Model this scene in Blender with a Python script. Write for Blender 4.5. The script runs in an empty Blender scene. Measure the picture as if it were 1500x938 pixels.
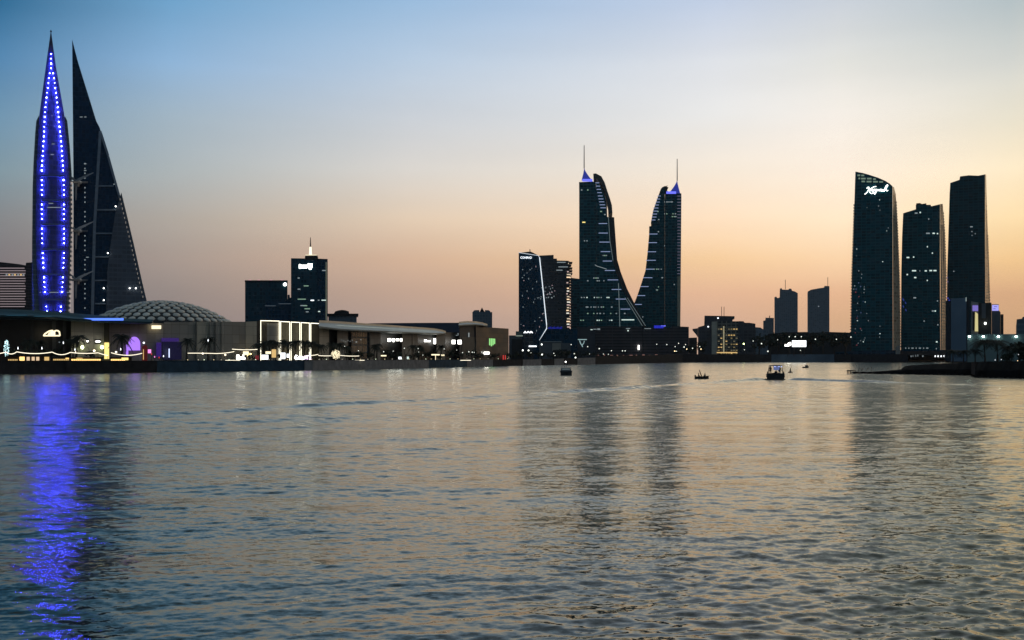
import bpy, bmesh, math, random
import numpy as np
from mathutils import Vector
random.seed(7)
S = bpy.context.scene
COL = S.collection
R_ = math.radians

# ------------------------------------------------------------------ camera
CAMZ, HY, FPX, CX = 4.0, 525.0, 1500.0, 750.0     # eye height, horizon row, focal length in photo pixels, centre column
cam = bpy.data.cameras.new('camera'); cam.lens = 36.0; cam.sensor_width = 36.0
cam.shift_y = (HY - 469.0) / 1500.0
cam.clip_start = 0.5; cam.clip_end = 30000
camo = bpy.data.objects.new('camera', cam); COL.objects.link(camo)
camo.location = (0, 0, CAMZ); camo.rotation_euler = (R_(90), 0, 0)
S.camera = camo

# ------------------------------------------------------------------ sky (direction based dusk gradient), afterglow lamp, exposure
def s2l(h):
    h = h.lstrip('#'); v = [int(h[i:i+2], 16) / 255 for i in (0, 2, 4)]
    return [c / 12.92 if c <= .04045 else ((c + .055) / 1.055) ** 2.4 for c in v]
W = bpy.data.worlds.new('World'); S.world = W; W.use_nodes = True
nt = W.node_tree; nt.nodes.clear(); N = nt.nodes; L = nt.links
def mth(tree, op, a, b=None, clamp=False):
    n = tree.nodes.new('ShaderNodeMath'); n.operation = op; n.use_clamp = clamp
    for i, v in enumerate((a, b)):
        if v is None: continue
        if isinstance(v, (int, float)): n.inputs[i].default_value = v
        else: tree.links.new(v, n.inputs[i])
    return n.outputs[0]
tc = N.new('ShaderNodeTexCoord'); sx = N.new('ShaderNodeSeparateXYZ'); L.new(tc.outputs['Generated'], sx.inputs[0])
az = mth(nt, 'ARCTAN2', sx.outputs[0], sx.outputs[1])
el = mth(nt, 'ARCSINE', sx.outputs[2])
ELMAX = R_(70)
elf = mth(nt, 'DIVIDE', el, ELMAX, True)
def elev(x, y):
    a = (x - CX) / FPX
    return math.atan2((HY - y) / FPX, math.hypot(a, 1))
YS = [525, 470, 430, 380, 320, 250, 170, 90, 0]
SKYC = {   # photo column -> colours down the rows YS
   0:    ['#747073', '#797478', '#7c767a', '#7e7779', '#858688', '#7f949e', '#7094ae', '#5585ad', '#2f6a92'],
   250:  ['#84797a', '#8a7e7c', '#928681', '#a5968d', '#aea69d', '#a9b1b3', '#9fb2c0', '#8aaed0', '#6c9ec5'],
   600:  ['#a8968e', '#b39c90', '#c0a28f', '#cfae94', '#dec8b0', '#d8d3cc', '#cad0d7', '#b4c7db', '#97b8d8'],
   1050: ['#c9a894', '#d4ac92', '#e2b594', '#f2ca9b', '#fde0c0', '#f3e6d5', '#e6e5e3', '#dbdee3', '#c0cde2'],
   1230: ['#c8a488', '#d2a884', '#e4b590', '#f8d2a8', '#fde6c6', '#fbecda', '#f2ebe2', '#dfdfda', '#c6cdd6'],
   1480: ['#c49c7c', '#cba27c', '#d6a982', '#f2c891', '#fddfae', '#fbe8c6', '#e7e0cd', '#cfd1cc', '#b0bcc0']}
def ramp(stops):
    r = N.new('ShaderNodeValToRGB'); e = r.color_ramp.elements
    while len(e) > 1: e.remove(e[0])
    first = True
    for p, c in stops:
        k = e[0] if first else e.new(p)
        k.position = p; k.color = (*c, 1); first = False
    L.new(elf, r.inputs[0]); return r.outputs[0]
ZEN = [0.060, 0.074, 0.082]
cols = []
for x, cs in SKYC.items():
    st = [(max(0, elev(x, y)) / ELMAX, s2l(c)) for y, c in zip(YS, cs)]
    last = st[-1][1]; k1 = float(np.interp(x, [0, 300, 700, 1480], [.12, .25, .62, .95])); k2 = float(np.interp(x, [0, 300, 700, 1480], [.03, .06, .25, .55]))
    st.append((R_(27) / ELMAX, [l * k1 + z * (1-k1) for l, z in zip(last, ZEN)])); st.append((R_(40) / ELMAX, [l * k2 + z * (1-k2) for l, z in zip(last, ZEN)])); st.append((1.0, ZEN))
    cols.append((math.atan((x - CX) / FPX), ramp(st)))
back = ramp([(0, (.085, .125, .155)), (.1, (.10, .15, .19)), (.3, (.10, .16, .22)), (1.0, ZEN)])
side_l = ramp([(0, (.10, .10, .12)), (.15, (.10, .15, .20)), (.35, (.08, .16, .26)), (1.0, ZEN)])
glow = ramp([(0, (.70, .34, .14)), (.12, (.95, .56, .25)), (.25, (.9, .68, .40)), (.45, (.5, .55, .52)), (1.0, ZEN)])
side_r = ramp([(0, (.34, .22, .14)), (.15, (.34, .26, .20)), (.35, (.2, .24, .28)), (1.0, ZEN)])
seq = [(R_(-150), back), (R_(-75), side_l)] + cols + [(R_(42), glow), (R_(80), side_r), (R_(140), back)]
cur = seq[0][1]
for i in range(1, len(seq)):
    m = N.new('ShaderNodeMapRange'); m.interpolation_type = 'LINEAR'; m.clamp = True
    L.new(az, m.inputs['Value']); m.inputs['From Min'].default_value = seq[i-1][0]; m.inputs['From Max'].default_value = seq[i][0]
    mx = N.new('ShaderNodeMix'); mx.data_type = 'RGBA'
    L.new(m.outputs['Result'], mx.inputs[0]); L.new(cur, mx.inputs[6]); L.new(seq[i][1], mx.inputs[7]); cur = mx.outputs[2]
# thin uneven dust bands so the gradient is not perfectly clean
nzw = N.new('ShaderNodeTexNoise'); nzw.inputs['Scale'].default_value = 1.0; nzw.inputs['Detail'].default_value = 4
mpw = N.new('ShaderNodeMapping'); mpw.inputs['Scale'].default_value = (2.2, 2.2, 16); L.new(tc.outputs['Generated'], mpw.inputs[0]); L.new(mpw.outputs[0], nzw.inputs['Vector'])
mrw = N.new('ShaderNodeMapRange'); L.new(nzw.outputs['Fac'], mrw.inputs['Value']); mrw.inputs['From Min'].default_value = .3; mrw.inputs['From Max'].default_value = .7
mrw.inputs['To Min'].default_value = .955; mrw.inputs['To Max'].default_value = 1.04
scw = N.new('ShaderNodeVectorMath'); scw.operation = 'SCALE'; L.new(cur, scw.inputs[0]); L.new(mrw.outputs[0], scw.inputs['Scale']); cur = scw.outputs[0]
bg = N.new('ShaderNodeBackground'); bg.inputs['Strength'].default_value = 1.08; L.new(cur, bg.inputs['Color'])
wo = N.new('ShaderNodeOutputWorld'); L.new(bg.outputs[0], wo.inputs[0])
sun = bpy.data.lights.new('afterglow', 'SUN'); sun.energy = 0.12; sun.angle = R_(25); sun.color = (1, .68, .4)
suno = bpy.data.objects.new('afterglow', sun); COL.objects.link(suno)
suno.rotation_euler = Vector((-math.sin(R_(48)), -math.cos(R_(48)), -.1)).to_track_quat('-Z', 'Y').to_euler()
S.view_settings.view_transform = 'Standard'; S.view_settings.look = 'None'
S.view_settings.exposure = 0.0; S.view_settings.gamma = 1.0; S.view_settings.use_curve_mapping = False
S.render.engine = 'CYCLES'
S.cycles.use_denoising = True
S.cycles.sample_clamp_indirect = 6.0
S.cycles.max_bounces = 5; S.cycles.diffuse_bounces = 2; S.cycles.glossy_bounces = 4; S.cycles.transmission_bounces = 2
S.cycles.use_light_tree = True
S.cycles.caustics_reflective = False; S.cycles.caustics_refractive = False

# ------------------------------------------------------------------ materials
def new_mat(name):
    m = bpy.data.materials.new(name); m.use_nodes = True
    return m, m.node_tree, m.node_tree.nodes['Principled BSDF']
_mats = {}
def plain(name, c, rough=.7, metal=0.0, var=.25, scale=.35):
    if name in _mats: return _mats[name]
    m, t, b = new_mat(name)
    tcn = t.nodes.new('ShaderNodeTexCoord'); nz = t.nodes.new('ShaderNodeTexNoise'); nz.inputs['Scale'].default_value = scale; nz.inputs['Detail'].default_value = 5
    t.links.new(tcn.outputs['Object'], nz.inputs['Vector'])
    mr = t.nodes.new('ShaderNodeMapRange'); t.links.new(nz.outputs['Fac'], mr.inputs['Value'])
    mr.inputs['To Min'].default_value = 1 - var * 1.6; mr.inputs['To Max'].default_value = 1 + var * 1.6
    mx = t.nodes.new('ShaderNodeVectorMath'); mx.operation = 'SCALE'; mx.inputs[0].default_value = c; t.links.new(mr.outputs[0], mx.inputs['Scale'])
    t.links.new(mx.outputs[0], b.inputs['Base Color']); b.inputs['Roughness'].default_value = rough; b.inputs['Metallic'].default_value = metal
    _mats[name] = m; return m
def glowing(name, c, strength=1.0):
    if name in _mats: return _mats[name]
    m, t, b = new_mat(name); b.inputs['Base Color'].default_value = (.02, .02, .02, 1)
    b.inputs['Emission Color'].default_value = (*c, 1); b.inputs['Emission Strength'].default_value = strength
    _mats[name] = m; return m
def facade(name, glass, frame, fh=3.6, ff=.22, mw=3.0, mf=.16, rough=.16, var=.6, spec=.5, frough=.55, tint=None):
    """Curtain wall: floor bands and mullions in metres of the thing's own space, every pane a little different."""
    if name in _mats: return _mats[name]
    m, t, b = new_mat(name)
    tcn = t.nodes.new('ShaderNodeTexCoord'); sp = t.nodes.new('ShaderNodeSeparateXYZ'); t.links.new(tcn.outputs['Object'], sp.inputs[0])
    zc = mth(t, 'DIVIDE', sp.outputs[2], fh); xc = mth(t, 'DIVIDE', mth(t, 'ADD', sp.outputs[0], mth(t, 'MULTIPLY', sp.outputs[1], .73)), mw)
    band = mth(t, 'LESS_THAN', mth(t, 'FRACT', zc), ff); mul = mth(t, 'LESS_THAN', mth(t, 'FRACT', xc), mf)
    mask = mth(t, 'MAXIMUM', band, mul)
    cv = t.nodes.new('ShaderNodeCombineXYZ'); t.links.new(mth(t, 'FLOOR', xc), cv.inputs[0]); t.links.new(mth(t, 'FLOOR', zc), cv.inputs[1])
    wn = t.nodes.new('ShaderNodeTexWhiteNoise'); wn.noise_dimensions = '2D'; t.links.new(cv.outputs[0], wn.inputs['Vector'])
    mr = t.nodes.new('ShaderNodeMapRange'); t.links.new(wn.outputs['Value'], mr.inputs['Value']); mr.inputs['To Min'].default_value = 1 - var; mr.inputs['To Max'].default_value = 1 + var
    sc = t.nodes.new('ShaderNodeVectorMath'); sc.operation = 'SCALE'; sc.inputs[0].default_value = glass; t.links.new(mr.outputs[0], sc.inputs['Scale'])
    mx = t.nodes.new('ShaderNodeMix'); mx.data_type = 'RGBA'; t.links.new(mask, mx.inputs[0]); t.links.new(sc.outputs[0], mx.inputs[6]); mx.inputs[7].default_value = (*frame, 1)
    t.links.new(mx.outputs[2], b.inputs['Base Color'])
    r0 = mth(t, 'ADD', mth(t, 'MULTIPLY', wn.outputs['Value'], .12), rough)
    rr = mth(t, 'ADD', r0, mth(t, 'MULTIPLY', mask, frough - rough)); t.links.new(rr, b.inputs['Roughness'])
    b.inputs['Specular IOR Level'].default_value = spec
    if tint: b.inputs['Specular Tint'].default_value = (*tint, 1)
    _mats[name] = m; return m

M_led = glowing('blue_lamp_glow', (.055, .065, 1.0), 480)
M_led2 = glowing('weaker_blue_lamp_glow', (.055, .065, 1.0), 280)
led_rng = random.Random(21)
M_white = glowing('cool_white_glow', (1, .97, .9), 6)
M_white2 = glowing('soft_white_glow', (.9, .95, 1), 2.2)
M_dim = glowing('dim_white_glow', (.55, .66, .70), .40)
M_pale = glowing('pale_window_glow', (.75, .92, .85), .9)
M_greenish = glowing('greenish_window_glow', (.45, .72, .52), .45)
M_warm = glowing('warm_glow', (1, .62, .2), 2.0)
M_warmdim = glowing('dim_warm_glow', (1, .66, .25), .75)
M_yel = glowing('yellow_glow', (1, .78, .25), 1.3)
M_cream = glowing('cream_glow', (1, .86, .56), 1.5)
M_festoon = glowing('festoon_glow', (1, .9, .68), 1.7)
M_bluestrip = glowing('blue_strip_glow', (.10, .22, 1.0), 1.6)
M_blueline = glowing('pale_blue_line_glow', (.42, .52, .85), .65)
M_blueroof = glowing('blue_lantern_glow', (.05, .08, .75), .35)
M_bluewash = glowing('blue_wash_glow', (.16, .18, 1.0), 1.2)
M_purple = glowing('violet_glow', (.42, .2, 1.0), 1.15)
M_purple2 = glowing('deep_violet_glow', (.10, .03, .5), .25)
M_pink = glowing('pink_glow', (1, .3, .8), 1.2)
M_red = glowing('red_glow', (.9, .05, .05), .8)
M_green = glowing('green_glow', (.35, .95, .3), .8)
M_gold = glowing('gold_balcony_glow', (1, .72, .42), .5)
M_flood = glowing('floodlight_glow', (.75, 1, .95), 14)
M_lamp = glowing('street_lamp_glow', (.95, 1, .92), 4)
M_lampdim = glowing('dim_street_lamp_glow', (.9, .95, .85), 1.5)
M_lampw = glowing('warm_street_lamp_glow', (1, .75, .4), 3)
M_slat = glowing('pinkish_slat_glow', (.85, .68, .72), .42)

F_spine = facade('sail_spine_glass', (.04, .045, .09), (.07, .07, .12), 3.6, .2, 2.4, .14, .3, .4)
F_wing = facade('sail_wing_cladding', (.09, .125, .17), (.17, .21, .26), 3.6, .25, 3.2, .1, .4, .2)
F_sail = facade('sail_dark_glass', (.002, .016, .045), (.006, .026, .058), 3.6, .18, 3.0, .12, .2, .5, tint=(.3,.65,1))
F_slab = facade('grey_slab_cladding', (.075, .10, .14), (.11, .14, .18), 3.6, .3, 4, .12, .45, .25)
F_teal = facade('dark_teal_glass', (.003, .046, .062), (.016, .090, .106), 3.9, .25, 4.2, .1, .17, .6, tint=(.25,.8,.95))
F_teal2 = facade('deep_teal_glass', (.002, .048, .064), (.009, .070, .090), 3.6, .25, 3.6, .12, .15, .6, tint=(.2,.8,.95))
F_navy = facade('dark_navy_glass', (.003, .022, .046), (.014, .044, .072), 3.6, .25, 3.2, .16, .2, .7, tint=(.3,.7,1))
F_hotel = facade('hotel_dark_glass', (.006, .034, .05), (.022, .052, .072), 3.5, .3, 2.8, .2, .22, .6, tint=(.3,.75,.95))
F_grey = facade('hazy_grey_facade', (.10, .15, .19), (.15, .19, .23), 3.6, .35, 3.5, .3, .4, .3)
F_garage = facade('garage_slats', (.016, .014, .018), (.06, .06, .066), 3.4, .35, 20, .02, .5, .3)
F_beige = facade('beige_frame_facade', (.02, .025, .025), (.22, .21, .17), 3.6, .32, 4.2, .22, .4, .6)
F_brown = facade('brown_slat_facade', (.03, .022, .022), (.07, .055, .055), 2.6, .4, 30, .02, .5, .2)
M_stone = facade('pale_mall_stone', (.50, .455, .36), (.30, .27, .21), 3.0, .035, 3.6, .03, .75, .10, .25, .8)
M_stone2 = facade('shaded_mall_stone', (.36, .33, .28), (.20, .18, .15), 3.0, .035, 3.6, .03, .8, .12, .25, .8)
M_dark = plain('dark_recess', (.012, .013, .013), .6)
M_black = plain('black_metal', (.015, .015, .017), .5, .3)
M_steel = plain('pale_steel', (.33, .36, .38), .35, .6, .1)
M_canopy = plain('silver_canopy_roof', (.42, .47, .47), .4, .35, .15, .1)
M_canopy_blue = plain('uplit_blue_green_canopy_roof', (.06, .16, .22), .4, .3, .2, .1)  # blue-green cast of the uplight put into the roof colour
M_navyroof = plain('navy_roof', (.035, .055, .10), .55, 0, .2, .1)
M_pillow = plain('dome_cushion', (.78, .74, .64), .55, 0, .4, .13)
M_domegrid = plain('dome_grid', (.035, .04, .045), .6)
M_blueblock = plain('blue_grey_cladding', (.13, .20, .27), .6, 0, .15, .08)
M_greyblock = plain('grey_cladding', (.12, .13, .14), .7, 0, .2, .1)
M_whitewall = plain('white_hall_wall', (.16, .23, .23), .7, 0, .12, .1)
M_concrete = plain('cream_concrete_edge', (.62, .52, .40), .6, 0, .1)
M_wallA = plain('dark_seawall', (.035, .036, .04), .85, 0, .4, .5)
M_wallB = plain('blue_grey_seawall', (.045, .085, .125), .85, 0, .35, .5)
M_wallC = plain('grey_seawall', (.24, .25, .26), .85, 0, .35, .5)
M_ground = plain('paved_ground', (.07, .066, .06), .9, 0, .3, .2)
M_soil = plain('dark_rocky_soil', (.006, .006, .006), .95, 0, .5, .7)
for m_ in (M_soil, M_wallA, M_wallB, M_wallC, M_ground): m_.node_tree.nodes['Principled BSDF'].inputs['Specular IOR Level'].default_value = .08
M_rev = plain('blue_grey_revetment', (.075, .12, .165), .9, 0, .3, .1)
M_palmtrunk = plain('palm_trunk', (.05, .04, .03), .9)
M_palm = plain('palm_frond', (.025, .035, .022), .7, 0, .5, 1.5)
M_leaf = plain('dark_leaf', (.022, .034, .018), .7, 0, .6, .8)
M_bark = plain('bark', (.04, .033, .027), .9)
M_hull = plain('dark_boat_hull', (.012, .012, .016), .4)
M_hullw = plain('pale_boat_trim', (.3, .32, .34), .5)
M_cloth = plain('dark_clothing', (.02, .022, .03), .9)
M_skin = plain('skin', (.22, .14, .10), .6)
M_wood = plain('weathered_wood', (.02, .018, .016), .9)
M_orange = plain('faded_buoy_paint', (.05, .03, .025), .6)

# ------------------------------------------------------------------ geometry helpers
def ground_z(x):
    return float(np.interp(x, [780, 860, 940, 1000, 1250], [3.0, 4.0, 5.2, 6.6, 6.9]))
SHX = [-500, -60, 0, 120, 240, 460, 580, 700, 860, 940, 1000, 1120, 1250, 1330]
SHY = [555, 549, 548, 546.5, 545, 542.5, 540, 537, 534, 532.4, 531.3, 530.8, 530.8, 531]
def shore_d(x): return 4 * FPX / (float(np.interp(x, SHX, SHY)) - HY)
def pt(x, y, D): return Vector(((x - CX) / FPX * D, D, CAMZ + (HY - y) / FPX * D))
def pz(x, z, D): return Vector(((x - CX) / FPX * D, D, z))
class Fr:
    """A vertical plane facing the viewer (yaw turns it); p() is the point of it seen at a photo pixel, off metres further back."""
    def __init__(s, xc, D, yaw=0):
        a = (xc - CX) / FPX; th = math.atan(a) + R_(yaw)
        s.n = Vector((math.sin(th), math.cos(th), 0)); s.C = Vector((a * D, D, 0)); s.R = s.C.dot(s.n); s.xc = xc; s.D = D
        s.mpp = D / FPX
    def t(s, x, off): a = (x - CX) / FPX; return (s.R + off) / (a * s.n.x + s.n.y), a
    def p(s, x, y, off=0):
        t, a = s.t(x, off); return Vector((a * t, t, CAMZ + (HY - y) / FPX * t))
    def z(s, x, z, off=0):
        t, a = s.t(x, off); return Vector((a * t, t, z))
    def P(s, q, off=0, base=2.0):
        return s.z(q[0], base, off) if q[1] is None else s.p(q[0], q[1], off)
class MB:
    def __init__(s): s.v = []; s.f = []; s.smooth = False
    def add(s, vs, fs):
        k = len(s.v); s.v += [Vector(v) for v in vs]; s.f += [[i + k for i in f] for f in fs]; return s
    def box(s, x0, x1, y0, y1, z0, z1):
        return s.add([(x0,y0,z0),(x1,y0,z0),(x1,y1,z0),(x0,y1,z0),(x0,y0,z1),(x1,y0,z1),(x1,y1,z1),(x0,y1,z1)],
              [(0,3,2,1),(4,5,6,7),(0,1,5,4),(1,2,6,5),(2,3,7,6),(3,0,4,7)])
    def prism(s, front, vec):
        n = len(front); vec = Vector(vec)
        return s.add(list(front) + [Vector(p) + vec for p in front],
              [list(range(n)), list(range(2*n-1, n-1, -1))] + [(i, n+i, n+(i+1)%n, (i+1)%n) for i in range(n)])
    def loft(s, rings, closed=True, caps=True):
        n = len(rings[0]); vs = [p for r in rings for p in r]; fs = []
        for j in range(len(rings)-1):
            for i in range(n if closed else n-1):
                k = (i+1) % n; fs.append((j*n+i, j*n+k, (j+1)*n+k, (j+1)*n+i))
        if caps and closed: fs += [list(range(n-1, -1, -1)), [(len(rings)-1)*n + i for i in range(n)]]
        return s.add(vs, fs)
    def tube(s, pts, r, n=6):
        pts = [Vector(p) for p in pts]; rs = r if isinstance(r, (list, tuple)) else [r]*len(pts); rings = []
        for i, p in enumerate(pts):
            d = (pts[min(i+1, len(pts)-1)] - pts[max(i-1, 0)]).normalized()
            u = d.cross(Vector((0,0,1)));  u = u.normalized() if u.length > .05 else d.cross(Vector((0,1,0))).normalized()
            w = d.cross(u).normalized()
            rings.append([p + (u*math.cos(2*math.pi*k/n) + w*math.sin(2*math.pi*k/n))*rs[i] for k in range(n)])
        return s.loft(rings)
    def blob(s, c, rx, ry=None, rz=None, n=6, m=4):
        ry = rx if ry is None else ry; rz = rx if rz is None else rz; c = Vector(c); rings = []
        for j in range(1, m):
            a = -math.pi/2 + math.pi*j/m
            rings.append([c + Vector((rx*math.cos(a)*math.cos(2*math.pi*k/n), ry*math.cos(a)*math.sin(2*math.pi*k/n), rz*math.sin(a))) for k in range(n)])
        k0 = len(s.v); s.loft(rings, caps=False); b = len(s.v); s.v += [c - Vector((0,0,rz)), c + Vector((0,0,rz))]
        t = k0 + (m-2)*n
        for i in range(n):
            s.f.append([b, k0+(i+1)%n, k0+i]); s.f.append([b+1, t+i, t+(i+1)%n])
        return s
    def build(s, name, mat, parent=None, root=None, smooth=False):
        me = bpy.data.meshes.new(name)
        o = bpy.data.objects.new(name, me); COL.objects.link(o)
        org = Vector((0,0,0))
        if parent is not None:
            o.parent = parent; r = parent
            while r.parent: r = r.parent
            org = r.location
        elif root is not None:
            org = Vector(root); o.location = org
        me.from_pydata([v - org for v in s.v], [], s.f); me.materials.append(mat)
        bm = bmesh.new(); bm.from_mesh(me); bmesh.ops.recalc_face_normals(bm, faces=bm.faces[:]); bm.to_mesh(me); bm.free()
        if smooth:
            for p in me.polygons: p.use_smooth = True
        return o
USED = set()
def tag(o, label, cat, group=None):
    o['label'] = label; o['category'] = cat
    if group: o['group'] = group
    return o
def thing(name, label, cat, loc, group=None):
    o = bpy.data.objects.new(name, None); COL.objects.link(o); o.location = loc; o.empty_display_size = 1
    return tag(o, label, cat, group)
def plate(F, x0, x1, y0, y1, off, depth=.5):
    """a small solid rectangle on a facade"""
    m = MB(); m.prism([F.p(x0,y1,off), F.p(x1,y1,off), F.p(x1,y0,off), F.p(x0,y0,off)], F.n*depth); return m
def bar(F, a, b, w, off, n=4):
    m = MB(); m.tube([F.p(*a, off), F.p(*b, off)], w*F.mpp/2, n); return m
def text_mesh(F, x0, x1, y0, y1, s, off, depth=.3):
    cu = bpy.data.curves.new('lettering', 'FONT'); cu.body = s; cu.extrude = .05; cu.resolution_u = 2
    to = bpy.data.objects.new('lettering', cu); COL.objects.link(to)
    bpy.context.view_layer.update()
    me = bpy.data.meshes.new_from_object(to.evaluated_get(bpy.context.evaluated_depsgraph_get()))
    bpy.data.objects.remove(to); co = [v.co.copy() for v in me.vertices]; fs = [list(p.vertices) for p in me.polygons]
    bpy.data.meshes.remove(me)
    ax, bx = min(c.x for c in co), max(c.x for c in co); ay, by = min(c.y for c in co), max(c.y for c in co)
    m = MB()
    m.add([F.p(x0 + (c.x-ax)/(bx-ax)*(x1-x0), y1 + (c.y-ay)/(by-ay)*(y0-y1), off) - F.n*(c.z+.05)*depth*10 for c in co], fs)
    return m
def structure(name, mb, mat, smooth=False):
    o = mb.build(name, mat, smooth=smooth); o['kind'] = 'structure'; return o

# ------------------------------------------------------------------ water: one sheet to the horizon, displaced by a sum of waves
def make_water():
    rng = np.random.default_rng(11)
    r = [3.0]
    while r[-1] < 11.5: r.append(r[-1] * 1.15)
    while r[-1] < 900: r.append(r[-1] * 1.0037)
    while r[-1] < 14000: r.append(r[-1] * 1.25)
    r = np.array(r)
    dense = np.linspace(-33, 33, 840)
    th = np.radians(np.concatenate([np.linspace(-180, -33, 40)[:-1], dense, np.linspace(33, 180, 40)[1:-1]]))
    nr, na = len(r), len(th)
    RR, TT = np.meshgrid(r, th, indexing='ij')
    X = RR*np.sin(TT); Y = RR*np.cos(TT); Z = np.zeros_like(X)
    dr = np.gradient(r)[:, None] * np.ones_like(X)
    front = (np.abs(np.degrees(TT)) < 34)
    # slow patches of stronger and weaker ripple
    def patch(sx, sy, ph): return np.sin(X/sx + ph) * np.sin(Y/sy + 1.7*ph) + .6*np.sin(X/(sx*.43) - Y/(sy*.6) + ph*3)
    gust = 1 + .34*patch(9, 14, .4) + .34*patch(31, 40, 2.1)
    gust = np.clip(gust, .35, 1.7)
    miss = np.zeros_like(X)
    far = np.interp(RR, [15, 30, 80, 200], [.85, .85, .85, .8])      # sheltered water by the quay, livelier further out
    spec = []
    for i in range(130):
        lam = 0.20 * (12.0/0.20) ** (rng.random() ** 1.35)
        if lam < 1.1: spread, slope = .62, .0185
        elif lam < 4: spread, slope = .36, .0075
        else: spread, slope = .28, .0034
        ang = rng.normal(R_(100), spread)          # travelling mostly along the line of sight
        spec.append((lam, ang, slope, rng.random()*6.283))
    for lam, ang, slope, ph in spec:
        k = 2*math.pi/lam; a = slope/k*1.35
        fade = np.clip((lam/dr - 1.7)/1.7, 0, 1) * front
        kx, ky = math.cos(ang)*k, math.sin(ang)*k
        wob = .8*np.sin(X*k*.07*math.sin(ph*5) + Y*k*.05 + ph)
        arg = kx*X + ky*Y + ph + wob
        g = gust*far if lam < 4 else 1
        Z += a*fade*g*(np.cos(arg) + .18*np.cos(2*arg))
        miss += slope**2*(1 - fade)
    # wakes: ridges along straight arms
    def arm(p0, p1, amp, width, lam, fall=.72):
        d = np.array(p1) - np.array(p0); ln = np.hypot(*d); d = d/ln; nx, ny = -d[1], d[0]
        u = (X-p0[0])*d[0] + (Y-p0[1])*d[1]; w = (X-p0[0])*nx + (Y-p0[1])*ny
        w = w + .8*np.sin(u/17.) + .4*np.sin(u/6.3)
        e = np.clip(u/6, 0, 1)*np.clip((ln-u)/12, 0, 1)*np.exp(-(w/width)**2)
        return amp*(1 - fall*np.clip(u/ln, 0, 1))*e*np.cos(2*math.pi*w/lam)*(.75 + .35*np.sin(u/9.) + .2*np.sin(u/3.1))
    for a_ in [((49, 194), (-30, 62), .42, 1.5, 4.4), ((51, 194), (80, 130), .42, 1.5, 4.4),
               ((-6, 70), (-40, 52), .07, 1.8, 2.6)]:
        Z += arm(*a_)
    V = np.stack([X, Y, Z], -1).reshape(-1, 3)
    V = np.vstack([V, [[0, 0, 0]]]); c = len(V) - 1
    ii, jj = np.meshgrid(np.arange(nr-1), np.arange(na), indexing='ij'); j2 = (jj+1) % na
    quads = np.stack([ii*na+jj, (ii+1)*na+jj, (ii+1)*na+j2, ii*na+j2], -1).reshape(-1, 4)[:, ::-1]
    tri = np.stack([np.full(na, c), np.arange(na), (np.arange(na)+1) % na], -1)[:, ::-1]
    me = bpy.data.meshes.new('water')
    me.vertices.add(len(V)); me.vertices.foreach_set('co', V.astype(np.float32).ravel())
    nl = quads.size + tri.size; me.loops.add(nl)
    me.loops.foreach_set('vertex_index', np.concatenate([quads.ravel(), tri.ravel()]).astype(np.int32))
    npoly = len(quads) + len(tri); me.polygons.add(npoly)
    st = np.concatenate([np.arange(len(quads))*4, quads.size + np.arange(len(tri))*3]).astype(np.int32)
    me.polygons.foreach_set('loop_start', st)
    me.update(calc_edges=True)
    me.polygons.foreach_set('use_smooth', np.ones(npoly, bool))
    at = me.attributes.new('ripple', 'FLOAT', 'POINT')
    mi = np.append(np.sqrt(miss/np.max(miss)).reshape(-1), 0).astype(np.float32); at.data.foreach_set('value', mi)
    o = bpy.data.objects.new('water', me); COL.objects.link(o); o['kind'] = 'structure'
    m, t, b = new_mat('sea_water'); Nn = t.nodes; Ln = t.links
    b.inputs['Base Color'].default_value = (.012, .020, .022, 1); b.inputs['IOR'].default_value = 1.333
    tcn = Nn.new('ShaderNodeTexCoord'); geo = Nn.new('ShaderNodeNewGeometry'); av = Nn.new('ShaderNodeAttribute'); av.attribute_name = 'ripple'
    # ripples too small for the mesh become surface roughness
    al = mth(t, 'ADD', mth(t, 'MULTIPLY', av.outputs['Fac'], .022), .0026); Ln.new(mth(t, 'SQRT', al), b.inputs['Roughness'])
    def slope_noise(scale, sy, detail, amp_socket, seed):
        mp = Nn.new('ShaderNodeMapping'); Ln.new(tcn.outputs['Object'], mp.inputs[0]); mp.inputs['Scale'].default_value = (scale, scale*sy, scale); mp.inputs['Location'].default_value = (seed, seed*2, seed)
        nz = Nn.new('ShaderNodeTexNoise'); nz.inputs['Scale'].default_value = 1; nz.inputs['Detail'].default_value = detail; nz.inputs['Roughness'].default_value = .6
        Ln.new(mp.outputs[0], nz.inputs['Vector'])
        sb = Nn.new('ShaderNodeVectorMath'); sb.operation = 'SUBTRACT'; Ln.new(nz.outputs['Color'], sb.inputs[0]); sb.inputs[1].default_value = (.5, .5, .5)
        ml = Nn.new('ShaderNodeVectorMath'); ml.operation = 'MULTIPLY'; Ln.new(sb.outputs[0], ml.inputs[0]); ml.inputs[1].default_value = (.75, 1, 0)
        sc = Nn.new('ShaderNodeVectorMath'); sc.operation = 'SCALE'; Ln.new(ml.outputs[0], sc.inputs[0])
        if isinstance(amp_socket, float): sc.inputs['Scale'].default_value = amp_socket
        else: Ln.new(amp_socket, sc.inputs['Scale'])
        return sc.outputs[0]
    fine = slope_noise(6.5, 1.9, 4, .46, 3.1)
    mid = slope_noise(.9, 1.9, 4, mth(t, 'MULTIPLY', av.outputs['Fac'], .45), 8.3)
    gn = Nn.new('ShaderNodeTexNoise'); gn.inputs['Scale'].default_value = .035; gn.inputs['Detail'].default_value = 3
    mpg = Nn.new('ShaderNodeMapping'); Ln.new(tcn.outputs['Object'], mpg.inputs[0]); mpg.inputs['Scale'].default_value = (.5, 1.0, 1); Ln.new(mpg.outputs[0], gn.inputs['Vector'])
    mg = Nn.new('ShaderNodeMapRange'); Ln.new(gn.outputs['Fac'], mg.inputs['Value']); mg.inputs['From Min'].default_value = .35; mg.inputs['From Max'].default_value = .65
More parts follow.
